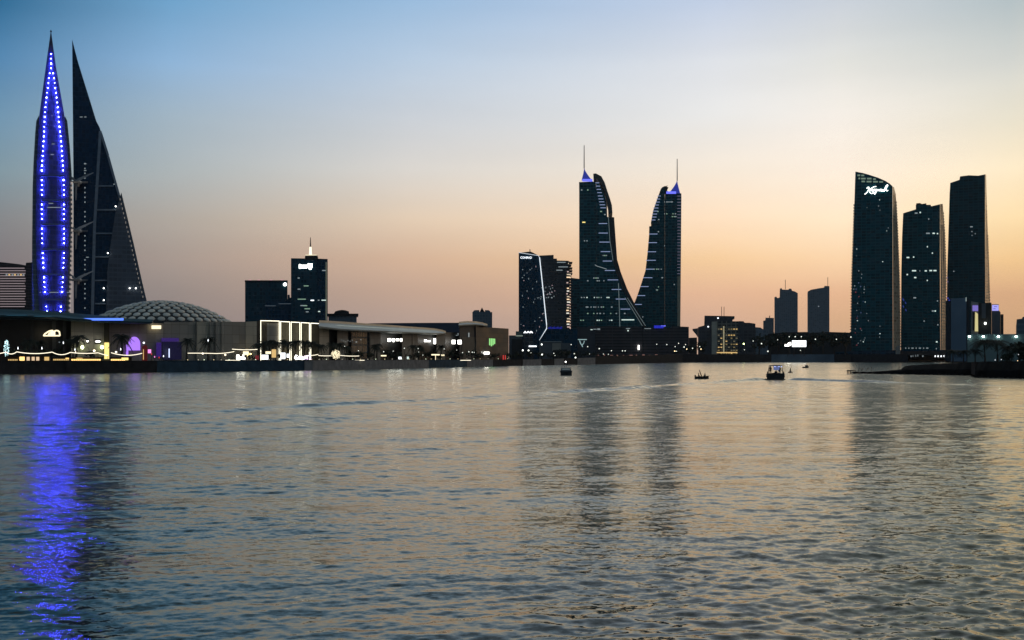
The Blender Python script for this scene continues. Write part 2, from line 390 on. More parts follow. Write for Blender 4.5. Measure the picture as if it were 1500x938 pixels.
    mg.inputs['To Min'].default_value = .5; mg.inputs['To Max'].default_value = 1.35
    ad = Nn.new('ShaderNodeVectorMath'); ad.operation = 'ADD'; Ln.new(fine, ad.inputs[0]); Ln.new(mid, ad.inputs[1])
    gs = Nn.new('ShaderNodeVectorMath'); gs.operation = 'SCALE'; Ln.new(ad.outputs[0], gs.inputs[0]); Ln.new(mg.outputs[0], gs.inputs['Scale'])
    a2 = Nn.new('ShaderNodeVectorMath'); a2.operation = 'ADD'; Ln.new(gs.outputs[0], a2.inputs[0]); Ln.new(geo.outputs['Normal'], a2.inputs[1])
    nn = Nn.new('ShaderNodeVectorMath'); nn.operation = 'NORMALIZE'; Ln.new(a2.outputs[0], nn.inputs[0]); Ln.new(nn.outputs[0], b.inputs['Normal'])
    # dark green-grey body under a Fresnel reflection, its colour yellowed to mute the blue, its strength lifted a little
    gl_ = Nn.new('ShaderNodeBsdfGlossy'); gl_.inputs['Color'].default_value = (.97, .98, .89, 1); Ln.new(mth(t, 'SQRT', al), gl_.inputs['Roughness']); Ln.new(nn.outputs[0], gl_.inputs['Normal'])
    df_ = Nn.new('ShaderNodeBsdfDiffuse'); df_.inputs['Color'].default_value = (.013, .021, .018, 1)
    fr_ = Nn.new('ShaderNodeFresnel'); fr_.inputs['IOR'].default_value = 1.36; Ln.new(nn.outputs[0], fr_.inputs['Normal'])
    mxs = Nn.new('ShaderNodeMixShader'); Ln.new(mth(t, 'ADD', mth(t, 'MULTIPLY', fr_.outputs[0], .97), .03), mxs.inputs[0]); Ln.new(df_.outputs[0], mxs.inputs[1]); Ln.new(gl_.outputs[0], mxs.inputs[2])
    Ln.new(mxs.outputs[0], Nn['Material Output'].inputs['Surface'])
    me.materials.append(m)
make_water()

# ------------------------------------------------------------------ ground and sea wall
xs = list(range(-500, 1331, 15))
rows = []
for x in xs:
    d = shore_d(x); z = ground_z(x)
    rows.append((pz(x, z, d + .5), pz(x, z, d + 60), pz(x, z, 2600 + 0*d)))
g = MB()
g.loft([[r[0] for r in rows], [r[1] for r in rows], [r[2] for r in rows]], closed=False)
e0, e1, z1 = pz(1330, 6.9, shore_d(1330) + .5), Vector((2600, 1000, 6.9)), 6.9
g.add([e0, Vector((2600, 900, z1)), Vector((3200, 2600, z1)), rows[-1][2]], [(0, 1, 2, 3)])
structure('promenade_ground', g, M_ground)

def sea_wall(name, x0, x1, segs, label, top_off=0.0, thick=.6):
    root = thing(name, label, 'sea wall', pz((x0+x1)/2, 0, shore_d((x0+x1)/2)))
    for a, b, mat, off in segs:
        n = max(2, int((b-a)/12)+1); xx = np.linspace(a, b, n); front = []; rings = []
        for x in xx:
            d = shore_d(x) - off; z = ground_z(x) + .12 + top_off
            rings.append([pz(x, -1, d), pz(x, z, d), pz(x, z, d+thick+off), pz(x, -1, d+thick+off)])
        MB().loft(rings).build('wall_panel', mat, root)
        rr = [[pz(x, ground_z(x)+.1225+top_off, shore_d(x)-off-.12), pz(x, ground_z(x)+.3+top_off, shore_d(x)-off-.12), pz(x, ground_z(x)+.3+top_off, shore_d(x)+thick+.1), pz(x, ground_z(x)+.1225+top_off, shore_d(x)+thick+.1)] for x in xx]
        MB().loft(rr).build('coping', mat, root)
    return root
sea_wall('sea_wall', -300, 230, [(-300, 96, M_wallA, 0), (96, 230, M_wallA, .5)], 'long dark sea wall below the restaurant terrace with festoon lights')
sea_wall('sea_wall', 230, 545, [(230, 446, M_wallB, .1), (446, 545, M_wallC, .6)], 'blue grey sea wall below the mall frames and the lit letters')
sea_wall('sea_wall', 545, 872, [(545, 628, M_wallC, .5), (628, 684, M_wallB, 0), (684, 722, M_wallC, .6), (722, 766, M_wallA, 0), (766, 793, M_wallC, .6), (793, 812, M_wallA, 0),
          (812, 826, M_wallC, .6), (826, 846, M_wallA, 0), (846, 872, M_wallC, .6)], 'sea wall of alternating grey and dark panels in front of the twin curved towers')
sea_wall('sea_wall', 872, 1330, [(872, 1000, M_wallA, 0), (1000, 1130, M_wallA, .5), (1130, 1222, M_rev, 1), (1222, 1330, M_wallA, 0)], 'far dark sea wall running behind the boats to the three towers', .8)

# ------------------------------------------------------------------ twin sail towers with turbines (left)
SG = 'twin sail towers'
F = Fr(76, 740)
base = 2.5
tw = thing('sail_tower', 'tall pointed sail tower with two columns of bright blue lamps', 'tower', F.z(76, base), SG)
spl = [(45.5,74.4),(101,66.7),(167,57.8),(210,55.3),(250,53.6),(330,52),(400,54),(460,58),(500,60)]
spr = [(45.5,74.8),(101,82.4),(167,94),(210,98),(250,101),(330,102),(400,99.5),(460,96),(500,94)]
yy = [45.5,60,80,101,125,150,167,190,210,230,250,290,330,365,400,430,460,500]
def lens(F, L_, R2, ys, depth, bulge, off=0, n=9):
    rings = []
    for y in ys[::-1]:
        xl = np.interp(y, [q[0] for q in L_], [q[1] for q in L_]); xr = np.interp(y, [q[0] for q in R2], [q[1] for q in R2])
        w = (xr-xl)*F.mpp; ring = []
        for k in range(n):
            u = -1 + 2*k/(n-1); ring.append(F.p(xl+(xr-xl)*k/(n-1), y, off) - F.n*bulge*w*(1-u*u))
        dd = min(depth, w*.9)
        for k in range(n):
            u = 1 - 2*k/(n-1); ring.append(F.p(xr-(xr-xl)*k/(n-1), y, off) + F.n*(dd*(.25 + .75*(1-u*u))))
        rings.append(ring)
    return MB().loft(rings)
lens(F, spl, spr, yy, 26, .10).build('spine', F_spine, tw)
MB().prism([F.P(q, 2) for q in [(46.5,None),(47,352),(47.8,273),(49,240),(51.5,195),(53.2,177),(57.2,169),(60,None)]], F.n*24).build('wing', F_wing, tw)
MB().prism([F.P(q, 2) for q in [(92,None),(94,172),(95.6,171),(98.6,177.5),(102.3,215),(105,255),(105.8,300),(105.6,345),(104.2,400),(102,460),(101.5,None)]], F.n*24).build('wing', F_wing, tw)
MB().tube([F.p(74.6,47,3), F.p(74.6,44,3)], [.8,.15]).build('spire', M_black, tw)
lc = [(107,72.8),(155,66.5),(182,65),(212,63.5),(238,61.8),(252,61),(287,61.3),(325,61.3),(360,61.8),(397,63.8),(434,66),(458,69)]
rc = [(107,78),(150,83.8),(177,86.3),(199,88.8),(220,90.7),(252,92.7),(290,93.9),(324,93.9),(360,93.9),(397,92.7),(434,90.7),(458,88.6)]
def led(x, y):
    xl = np.interp(y, [q[0] for q in spl], [q[1] for q in spl]); xr = np.interp(y, [q[0] for q in spr], [q[1] for q in spr])
    u = (x - xl)/(xr - xl)*2 - 1; off = -.10*(xr-xl)*F.mpp*(1-u*u) - 1.5
    rl = led_rng.uniform(.24, .37); MB().blob(F.p(x, y, off), rl, rl, rl*led_rng.uniform(.7, 1.15), 6, 4).build('blue_lamp', M_led if led_rng.random() < .6 else M_led2, tw)
gaps = [257.5, 293.5, 329, 365.5, 402, 439]
y = 79.0
while y < 457:
    if y < 106: led(74.9, y)
    elif min(abs(y-gq) for gq in gaps) > 4.2:
        led(np.interp(y, [q[0] for q in lc], [q[1] for q in lc]), y); led(np.interp(y, [q[0] for q in rc], [q[1] for q in rc]), y)
    y += 7.12
for gy in gaps:
    xl = np.interp(gy, [q[0] for q in lc], [q[1] for q in lc]); xr = np.interp(gy, [q[0] for q in rc], [q[1] for q in rc])
    plate(F, xl-1, xr+1, gy-1.1, gy+1.1, -5.6, 3).build('floor_band', F_wing, tw)
for a, b, y in [(63,68,169.7),(75.5,77,169.5),(79,80.5,185),(75.8,80,211),(74,79,226.5),(71,78,298),(69,92,304),(72,86,428.5),(58,60,428.5),(98,103,428.5)]:
    plate(F, a, b, y-.45, y+.45, -6.3, .6).build('lit_window', M_dim, tw)
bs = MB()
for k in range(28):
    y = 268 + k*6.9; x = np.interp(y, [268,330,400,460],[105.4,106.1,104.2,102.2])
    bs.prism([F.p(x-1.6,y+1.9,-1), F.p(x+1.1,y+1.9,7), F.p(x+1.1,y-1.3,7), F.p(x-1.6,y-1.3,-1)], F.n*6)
bs.build('balcony_stack', glowing('balcony_edge_painted_light',(.95,.80,.72),.42), tw)  # light falling on the slab edges, put in as a glow of the slabs

F2 = Fr(130, 800)
t2 = thing('sail_tower', 'dark unlit sail tower, its slanted right side stepping down in three slabs', 'tower', F2.z(130, base), SG)
MB().prism([F2.P(q) for q in [(108,None),(107.5,250),(106.6,160),(105.7,58),(114,90),(122.6,118),(132,148),(141,177.5),(146,187),(146,200),(137.5,330),(134,460),(134,None)]], F2.n*34).build('main_slab', F_sail, t2)
MB().prism([F2.P(q,1.5) for q in [(133.5,None),(137,330),(145.6,186),(157,221),(166.7,258),(176.8,293),(170,345),(160,420),(154,None)]], F2.n*26).build('lattice_slab', F_sail, t2)
M_beam = plain('pale_lattice_beam', (.27, .34, .42), .6)
def beam(a, b, w, off=0, mat=M_beam, par=t2, name='beam'):
    FF = F2; d = Vector((b[0]-a[0], b[1]-a[1])).normalized(); nx, ny = -d.y*w/2, d.x*w/2
    MB().prism([FF.p(a[0]+nx,a[1]+ny,off), FF.p(b[0]+nx,b[1]+ny,off), FF.p(b[0]-nx,b[1]-ny,off), FF.p(a[0]-nx,a[1]-ny,off)], FF.n*1.6).build(name, mat, par)
beam((147,192),(138.5,330),4.2,-1); beam((138.5,330.5),(135,470),4.4,-1.2)
beam((148,195),(158.5,228),3.2,-1.5); beam((158.5,229),(176,292),3.2,-1.3)
for y, xr in [(272.6,166),(307.6,174),(342,170),(376.5,163),(411,158),(445,155)]:
    beam((139,y),(xr,y),1.8,-.6)
MB().prism([F2.P(q,-3) for q in [(154,None),(157,398),(162,358),(169,312),(175.5,290),(177.8,282),(186.5,318),(196,357.7),(208,411.6),(214.8,440),(217,None)]], F2.n*24).build('low_slab', F_slab, t2)
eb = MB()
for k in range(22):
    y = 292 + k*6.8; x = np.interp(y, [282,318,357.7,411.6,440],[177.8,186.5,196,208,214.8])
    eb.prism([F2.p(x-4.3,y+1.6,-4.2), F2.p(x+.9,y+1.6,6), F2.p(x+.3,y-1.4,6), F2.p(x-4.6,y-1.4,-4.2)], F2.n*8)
eb.build('balcony_stack', glowing('balcony_edge_painted_light_dim',(.9,.80,.70),.30), t2)  # slabs are no lamps: the light on them is given as faint emission
for x, y in [(169.5,302.5),(158,371),(152,422.5),(152,440),(190,422.5),(199,422.5)]:
    MB().blob(F2.p(x,y,-4.6), .6, .6, .5).build('lit_window', M_white, t2)
for x0, x1, y in [(117,121,171.5),(123.5,126.5,171.5),(123,126.5,240),(123,126.5,250),(126,130,377),(166,172,270)]:
    plate(F2, x0, x1, y-.5, y+.5, -.4).build('lit_window', M_dim, t2)
for k in range(31):
    y = 240 + k*7.05
    if k % 5 == 4: continue
    plate(F2, 123.6, 125.2, y-1, y+.8, -.5).build('landing_light', M_dim, t2)
# bridges and wind turbines between the two towers
M_blade = plain('grey_turbine_paint', (.5,.56,.62), .6)
for i, (y, lb) in enumerate([(266, 'highest'), (337.5, 'middle'), (409.5, 'lowest')]):
    a, b = pt(101, y+2.5, 752), pt(123, y+2.5, 797)
    br = thing('sky_bridge', f'{lb} of the three sky bridges between the sail towers', 'bridge', (a+b)/2, 'sky bridges between the sail towers')
    d = (b-a).normalized(); sd = Vector((d.y,-d.x,0))*3
    MB().prism([a-sd, a+sd, a+sd+Vector((0,0,1.5)), a-sd+Vector((0,0,1.5))], b-a).build('deck', F_wing, br)
    h = pt(113, y, 770)
    tb = thing('wind_turbine', f'{lb} of the three wind turbines between the sail towers', 'wind turbine', h, 'wind turbines between the sail towers')
    MB().tube([h+Vector((0,-3,0)), h+Vector((0,5,0))], [.9,1.5], 8).build('nacelle', M_blade, tb)
    MB().tube([h+Vector((0,2,-1)), h+Vector((0,2,-3.5))], .8, 6).build('mount', M_steel, tb)
    for ang in (90+180, 25+0, 145):
        dv = Vector((math.cos(R_(ang)), 0, math.sin(R_(ang)))); o = h+Vector((0,-2.4,0)); sdv = Vector((-dv.z,0,dv.x))
        rg = [[o+dv*q-sdv*w-Vector((0,.2,0)), o+dv*q+sdv*w-Vector((0,.2,0)), o+dv*q+sdv*w+Vector((0,.2,0)), o+dv*q-sdv*w+Vector((0,.2,0))] for q, w in ((.5,.5),(3,1.0),(14.5,.25))]
        MB().loft(rg).build('blade', M_blade, tb)

# ------------------------------------------------------------------ building at the left edge
F = Fr(10, 880)
b = thing('office_building', 'brown low-rise with pinkish lit floor lines left of the blue lamp tower', 'building', F.z(10, 3))
MB().prism([F.P(q) for q in [(-70,None),(-70,381),(0,384),(27,387),(38,389),(38,None)]], F.n*40).build('body', F_brown, b)
MB().prism([F.P(q,-1) for q in [(38.2,None),(38.2,385),(47,384.5),(47,None)]], F.n*40).build('stair_tower', F_brown, b)
for k in range(16):
    y = 393 + k*3.75
    plate(F, -60, 37.5 if k % 3 else 36, y-.42, y+.42, -.5).build('lit_floor', M_slat, b)
for k in range(7):
    x = 8 + k*4.2 + random.random()
    plate(F, x, x+2.6, 401.6, 403.8, -.8).build('lit_window', M_warmdim if k % 2 else M_dim, b)

# ------------------------------------------------------------------ waterfront mall
def mall_d(x): return shore_d(x) + 34
def wall_strip(x0, x1, y0, y1, mat, name, par, dd=0.0, thick=3.0, zb=None, y1r=None):
    """vertical facade strip following the mall's line; y0/y1 top rows at both ends, down to the ground (or row y1r)"""
    da, db = mall_d(x0)+dd, mall_d(x1)+dd; za = ground_z(x0)-.2
    A, B = pt(x0,y0,da), pt(x1,y1,db)
    la = Vector((A.x,A.y,za)) if y1r is None else pt(x0,y1r,da); lb = Vector((B.x,B.y,za)) if y1r is None else pt(x1,y1r,db)
    n = Vector((A.x+B.x, A.y+B.y, 0)).normalized()*thick
    return MB().prism([la, lb, B, A], n).build(name, mat, par)
def mall_plate(x0, x1, y0, y1, mat, name, par, dd=-.6, t=.35):
    return wall_strip(x0, x1, y0, y0, mat, name, par, dd, t, None, y1)

mw = thing('mall_wing', 'glazed mall wing under a blue lit canopy below the lamp tower', 'building', pz(50, 3, mall_d(50)), 'wings of the waterfront mall')
wall_strip(-200, 104, 464, 470, M_dark, 'glass_front', mw, 2)
for x0, x1 in ((-40,-28),(3,13),(44,49),(76,82),(92,97)):
    wall_strip(x0, x1, 468, 469, plain('dim_wall_panel', (.05,.055,.055), .7), 'wall_panel', mw, 1.2, 1)
def canopy(pts, dd0, dd1, th, mat, par, name='canopy'):
    rings = []
    for x, yt, yb in pts:
        d0 = mall_d(x)+dd0; a, bq = pt(x,yb,d0), pt(x,yt,d0+3); c = pt(x,yt,d0+3)+Vector((0,0,.8)); e = Vector((c.x*(d0+dd1)/d0, c.y*(d0+dd1)/d0, c.z+.3))
        lo = Vector((e.x, e.y, a.z))
        rings.append([a, a+Vector((0,-.6,.5)), bq, c, e, lo])
    return MB().loft(rings).build(name, mat, par)
canopy([(-200,453,464),(0,457,464.5),(43,458.2,465),(78,460.8,466),(104,462.5,469),(135,465,471),(182,470.3,473),(224,472,474)], -9, 40, 2, M_canopy_blue, mw)
plate(Fr(143, mall_d(143)-9), 107, 181, 466.3, 469.6, -1.2, .4).build('light_strip', M_bluestrip, mw)
for x0,x1,y in ((0,40,461.5),(44,78,463)):
    plate(Fr((x0+x1)/2, mall_d((x0+x1)/2)-9), x0, x1, y, y+1.0, -1.2, .4).build('light_strip', glowing('dim_teal_strip', (.05,.2,.32), .28), mw)
# crescent shaped sign
Fs = Fr(75, mall_d(75)-1.5)
sg = MB(); arch = [(64,492.3),(65,490),(68,487.8),(72,485.3),(76,484.4),(78,484.8),(77.5,486.2),(74,487.5),(71.5,489.2),(71,491),(75,491.3),(75.5,486.6),(79,485.9),(82.5,484.3),(86,485.2),(87.3,487.6),(87.4,490.4),(88,492)]
for a, c in zip(arch[:-1], arch[1:]): sg.tube([Fs.p(*a), Fs.p(*c)], .22, 4)
sg.tube([Fs.p(63.5,492), Fs.p(88,492)], .2, 4)
sg.prism([Fs.p(75.5,491.4), Fs.p(81,491.4), Fs.p(81,486.2), Fs.p(75.5,486.8)], Fs.n*.3)
sg.build('lit_sign', M_cream, mw)
for x0,x1,y0,y1,mt in [(17,20,504,509,M_greenish),(21,23.5,503.5,508,M_warmdim),(43.5,46,498.5,499.5,M_dim),(47,49.5,497.8,499,M_dim),(86,88,501,502,M_dim),(92,94,500.5,503,M_dim)]:
    mall_plate(x0,x1,y0,y1,mt,'lit_window',mw,1.4)

mc = thing('mall_wing', 'pale stone mall wing with violet arch and doorway under the dome', 'building', pz(240, 3, mall_d(240)), 'wings of the waterfront mall')
wall_strip(104, 152.3, 469, 473, M_stone, 'wall_panel', mc)
wall_strip(152.5, 160, 472, 473, plain('olive_stone', (.10,.09,.05), .8), 'pillar', mc, -1.5)
wall_strip(160.2, 240, 473, 474, M_stone2, 'wall_panel', mc, .4)
wall_strip(240.2, 288, 472, 472, M_stone2, 'wall_panel', mc, 1)
wall_strip(288.2, 307, 471.5, 471.5, M_stone, 'wall_panel', mc, -.5)
for i in range(6):
    x0 = 307.2 + i*8.65; wall_strip(x0, x0+8.62, 471.5, 471.5, M_stone2, 'wall_panel', mc, -1 - 3*math.sin(math.pi*(i+.5)/6))
wall_strip(359.4, 376, 471.5, 471, M_stone, 'wall_panel', mc, -2)
wall_strip(104, 376, 476, 475, M_navyroof, 'roof', mc, 6, 60)
mall_plate(152.8, 159.8, 502, 526, M_yel, 'lit_pillar', mc, -2)
mall_plate(222, 236, 477, 482, M_cream, 'lit_sign', mc, -1)
# violet arch
Fa = Fr(195, mall_d(195)-.4); ar = []
for k in range(13):
    a = math.pi*k/12; ar.append(Fa.p(196.8+8.6*math.cos(a), 504-10.5*math.sin(a)))
MB().prism([Fa.p(188.2,513.5), Fa.p(205.4,513.5)] + ar, Fa.n*.3).build('lit_arch', M_purple, mc)
mall_plate(184.8, 188, 505, 520, M_purple, 'lit_panel', mc, -.5)
mall_plate(236.5, 262, 495.4, 500.6, glowing('violet_lintel_glow', (.13,.05,.55), .22), 'door_lintel', mc, -.8)
mall_plate(238, 266, 501, 527, glowing('indigo_doorway', (.012,.008,.12), .18), 'doorway', mc, -.3)
mall_plate(229, 236.4, 502, 523, M_purple2, 'lit_panel', mc, -.7)
mall_plate(247, 248.6, 511, 524, glowing('ice_tube', (.6,.68,1), 1.6), 'light_tube', mc, -1.5)
for x,y,w in ((128.2,500.1,1.2),(143.4,500.5,3),(114,500,1)):
    mall_plate(x-w*1.6, x+w*1.6, y-3.2, y+3.4, M_dark, 'recess', mc, -.25, .2)
    MB().blob(pt(x,y,mall_d(x)-.9), .28*w, .2, .3).build('wall_lamp', M_white, mc)
for x,y in ((120.5,509),(149.5,508.8)):
    MB().blob(pt(x,y,mall_d(x)-1.2), .55, .3, .6).build('wall_lamp', glowing('greenish_lamp', (.85,1,.55), 6), mc)
for x,y,st,cw in ((367,519,9,(1,.72,.3)),(363,521,5,(1,.72,.3)),(112,516,5,(1,.85,.6)),(138,514,5,(1,.85,.6)),(170,516,3,(1,.85,.6)),(297,518,3,(1,.85,.65)),(330,520,2.5,(1,.85,.6))):
    MB().blob(pt(x,y,mall_d(x)-5.5), .35,.35,.3).build('added_wall_uplight', glowing('added_uplight_%d' % x, cw, st), mc)  # unseen uplights added near the wall base to brighten the mall stone
# dome of cushions
Fd = Fr(238, 430); c0 = Fd.z(238, pt(238,472,430).z, 20); Rd = 29.6; hd = 9.4; Rs = (Rd*Rd+hd*hd)/(2*hd); cz = c0.z + hd - Rs
dm = thing('dome_roof', 'shallow white dome of round cushions behind the mall', 'dome', c0)
rings = []
for j in range(13):
    a = math.asin(Rd/Rs)*(1 - j/13); rings.append([Vector((c0.x+Rs*math.sin(a)*math.cos(2*math.pi*k/64), c0.y+Rs*math.sin(a)*math.sin(2*math.pi*k/64), cz+Rs*math.cos(a))) for k in range(64)])
MB().loft([[p - Vector((0,0,4)) for p in rings[0]]] + rings).build('shell', M_domegrid, dm, smooth=False)
pl = MB(); amax = math.asin(Rd/Rs)
nrow = 9
for j in range(nrow):
    a = amax*(1 - (j+.45)/nrow); cir = 2*math.pi*Rs*math.sin(a); n = max(6, int(cir/3.9))
    for k in range(n):
        ph = 2*math.pi*(k+.5*(j % 2))/n; nrm = Vector((math.sin(a)*math.cos(ph), math.sin(a)*math.sin(ph), math.cos(a)))
        ctr = Vector((c0.x,c0.y,cz)) + nrm*(Rs+.08); e1 = Vector((-math.sin(ph), math.cos(ph), 0)); e2 = nrm.cross(e1)
        q = [[ctr + nrm*h + (e1*math.cos(2*math.pi*i/8)*1.0 + e2*math.sin(2*math.pi*i/8)*.98)*rr for i in range(8)] for rr, h in ((1.62,0),(1.4,.4),(.75,.62),(.1,.68))]
        pl.loft(q)
pl.build('cushion', M_pillow, dm, smooth=True)

mp = thing('mall_portal', 'mall front with five white light outlined frames in a row', 'building', pz(425, 3, mall_d(425)))
wall_strip(376.2, 381, 471, 470, plain('brown_dark_wall', (.05,.042,.03), .8), 'wall_panel', mp, 0)
frs = [(382,409,469.9),(411.2,424.4,471.2),(426.5,439.2,472),(441.2,453.2,472.8),(455.3,467.5,473.6)]
wall_strip(381.2, 467.4, 469.4, 474, plain('olive_brown_wall', (.075,.066,.045), .8), 'wall_panel', mp, 1, 30)
for i, (a, c, yt) in enumerate(frs):
    fd = Fr((a+c)/2, mall_d((a+c)/2)-1.2)
    rc_ = MB()
    if i == 0:
        MB().prism([fd.P(q, .5, 3) for q in [(a+9,None),(a+9,yt+4),(c-1,yt+4),(c-1,None)]], fd.n*.4).build('inner_panel', M_stone2, mp)
    for s_ in ('left', 'top', 'right'):
        if i == 4 and s_ == 'right': continue
        w = .85
        if s_ == 'left': q = [(a-w/2,None),(a+w/2,None),(a+w/2,yt-w/2),(a-w/2,yt-w/2)]
        elif s_ == 'right': q = [(c-w/2,None),(c+w/2,None),(c+w/2,yt-w/2+.6),(c-w/2,yt-w/2+.6)]
        else: q = [(a+w/2+.05,yt+w/2),(c-w/2-.05,yt+w/2+.6),(c-w/2-.05,yt-w/2+.6),(a+w/2+.05,yt-w/2)]
        MB().prism([fd.P(p_, 0, 3.2) for p_ in q], fd.n*.5).build('light_strip', glowing('frame_line_glow', (1,.94,.72), 2.6), mp)

mr = thing('mall_wing', 'long mall wing with silver curved canopy and white shop signs', 'building', pz(560, 3, mall_d(560)), 'wings of the waterfront mall')
wall_strip(467.6, 652, 476, 488, M_dark, 'glass_front', mr, 3, 40)
for x0, x1, mt, tp in [(467.8,482,M_stone,476),(494,510,M_stone2,483),(542.5,557.5,M_stone2,485),(589,603,M_stone2,487),(604.5,612,M_stone2,488),(639.5,652,M_stone2,489)]:
    wall_strip(x0, x1, tp, tp+.5, mt, 'wall_panel', mr, 0, 2.8)
wall_strip(515, 540, 486, 486, facade('blue_shop_glass', (.02,.05,.07), (.04,.07,.09), 3, .2, 2, .2), 'shop_window', mr, 1.5, 1.4)
canopy([(467.5,472.6,480),(500,474.3,484),(536,476.9,485.6),(573,479.2,487.2),(600,481.2,488.4),(622,482.6,489.4),(639,484.2,489.9),(648,486,489.6),(653,487.6,489)], -8, 34, 2, M_canopy, mr)
for pts_ in [[(480,476.2),(510,478.0),(536,479.4),(573,481.5)],[(573,481.8),(600,483.6),(622,485),(640,486.6)]]:
    mbt = MB(); mbt.tube([pt(x,y,mall_d(x)-6.4) for x,y in pts_], .12, 4); mbt.build('rim_light', glowing('rim_glow', (.8,.9,.8), .35), mr)
def sign_bits(items, par, mat=M_white, dd=1.0):
    for x0,x1,y0,y1 in items: mall_plate(x0,x1,y0,y1,mat,'lit_sign',par,dd)
sign_bits([(568,572.4,496,500.6),(572.6,575,497,499.2),(575.2,577.8,496.2,501),(580,584.2,496.4,499.6),(586,590.4,496,500.4),(621.4,625,497.8,501),(625.2,630.4,499,501),(635,638.4,496,504)], mr)
sign_bits([(500+i*3.1,501+i*3.1,498+((i*7)%5)*.6,499+((i*7)%5)*.6) for i in range(6)]+[(521,523,500.4,502),(528,529.2,497.2,498.4)], mr, M_dim, -.2)

rb = thing('arched_roof_hall', 'low hall with long navy arched roof behind the silver canopy', 'building', pz(600, 3, 640))
rr = []
Fh = Fr(600, 640)
MB().prism([Fh.P(q) for q in [(500,None),(500,474.8),(523,474.2),(560,473.6),(611,473.2),(650,473),(674,473),(674,None)]], Fh.n*50).build('body', M_navyroof, rb)
bx = thing('mall_block', 'dark square mall block with a green lit slatted window', 'building', pz(710, 3, mall_d(710)), 'wings of the waterfront mall')
wall_strip(652.2, 673, 487, 487, M_dark, 'recess', bx, 8, 6)
sign_bits([(662,667,498.4,504),(670.6,676,498.4,504.2)], bx, M_white, -.5)
sign_bits([(668,670,491,492),(670.5,671.5,488,491.5)], bx, M_dim, 6)
wall_strip(673.2, 697, 477, 477, plain('blue_black_wall', (.03,.04,.05), .7), 'wall_panel', bx, 0, 30)
wall_strip(677, 697, 494, 494, plain('dim_stone', (.07,.075,.07), .7), 'wall_panel', bx, -.6, .5)
wall_strip(697.2, 745, 478.6, 481.6, facade('near_black_cladding', (.022,.028,.032), (.012,.014,.016), 2.4, .06, 4.2, .03, .5, .25), 'wall_panel', bx, -2, 40)
mall_plate(686, 687.6, 487.6, 494, M_dim, 'lit_window', bx, -1)
canopy([(672,474,477.6),(684,472.8,476.6),(697,473.2,476.4),(706,474.6,477.2),(714,477.2,478.6)], -6, 30, 2, M_canopy, bx, 'roof')
gl = [(716.4,718.4,496),(718.9,720.9,496),(721.3,723.2,496.2),(723.5,725.4,496.4)]
for i,(a,c,yt) in enumerate(gl): mall_plate(a,c,yt,509-i*1.6 if i else 506,M_green,'lit_slat',bx,-2.5)
for x in (736.6,739.6): mall_plate(x,x+1.1,520.5,527,M_red,'red_light',bx,-5)
mall_plate(709,717,515.8,519,M_white,'lit_sign',bx,-4)

# ------------------------------------------------------------------ hotel pair
F = Fr(425, 900)
hs = thing('hotel_slab', 'wide dark hotel slab with red roof edge lights beside the masted tower', 'building', F.z(390, 3))
MB().prism([F.P(q,14) for q in [(359,None),(359,413.6),(421,412.6),(421,None)]], F.n*26).build('body', F_hotel, hs)
MB().prism([F.P(q,10) for q in [(390,None),(390,441.5),(421.3,438.5),(421.3,432),(424.5,432),(424.5,436),(440,439),(440,None)]], F.n*20).build('annex', F_navy, hs)
plate(F, 358.6, 421.4, 410.8, 413.2, 13, 28).build('parapet', M_black, hs)
for x in (364,377,395,411): plate(F, x, x+4, 409.9, 410.7, 13.5, 1).build('roof_light', glowing('dim_pink_light', (.9,.5,.55), .7), hs)
MB().blob(F.p(417.4,416.8,12.6), 1.5, .4, 1.5, 10, 6).build('round_sign', M_white, hs)
for x0,x1,y in [(388,404,448.2),(408,446,445.2),(371,372.3,433),(376,377,452)]: plate(F, x0, x1, y-.35, y+.35, 9.4, .4).build('lit_window', glowing('faint_blue_line', (.2,.26,.32), .35), hs)
ht = thing('hotel_tower', 'dark hotel tower with lit mast and white shield sign', 'building', F.z(453, 3))
MB().prism([F.P(q) for q in [(426.3,None),(426.3,378.5),(464.5,379),(464.5,None)]], F.n*28).build('body', F_hotel, ht)
MB().prism([F.P(q,2) for q in [(464.6,None),(464.6,379),(480,379.6),(480,None)]], F.n*26).build('side_wing', F_navy, ht)
MB().prism([F.P(q,-.8) for q in [(447,380),(447,374.6),(465,374.4),(466,377),(466,380)]], F.n*20).build('penthouse', M_black, ht)
MB().tube([F.p(454.8,374.4,8), F.p(454.8,362,8)], [1.4,.9]).build('lit_mast', glowing('mast_glow', (1,.9,.68), 1.5), ht)
MB().tube([F.p(454.8,361.8,8), F.p(454.8,348,8)], [.6,.25]).build('mast_tip', M_black, ht)
plate(F, 447.5, 464, 373.2, 374.2, -1.2, 8).build('roof_light', glowing('roof_edge_glow', (1,.88,.62), .9), ht)
sgm = plate(F, 438, 440.2, 387.4, 393.4, -.6, .3)
for a,c in ((440.4,443.4),(443.6,446.6),(446.8,449.9)): sgm.prism([F.p(a,393,-.6),F.p(c,393,-.6),F.p(c,388.4,-.6),F.p(a,388.4,-.6)], F.n*.3)
sgm.prism([F.p(x,y,-.6) for x,y in [(453,395),(455.6,395),(457.2,392),(457.8,386.6),(450.8,386.4),(450.8,390.5)]], F.n*.3)
sgm.build('lit_sign', M_white, ht)
MB().prism([F.P(q,1.6) for q in [(477.4,470),(478.2,470),(478.2,384),(477.4,384)]], F.n*.5).build('edge_light', glowing('edge_olive_glow', (.45,.48,.35), .4), ht)
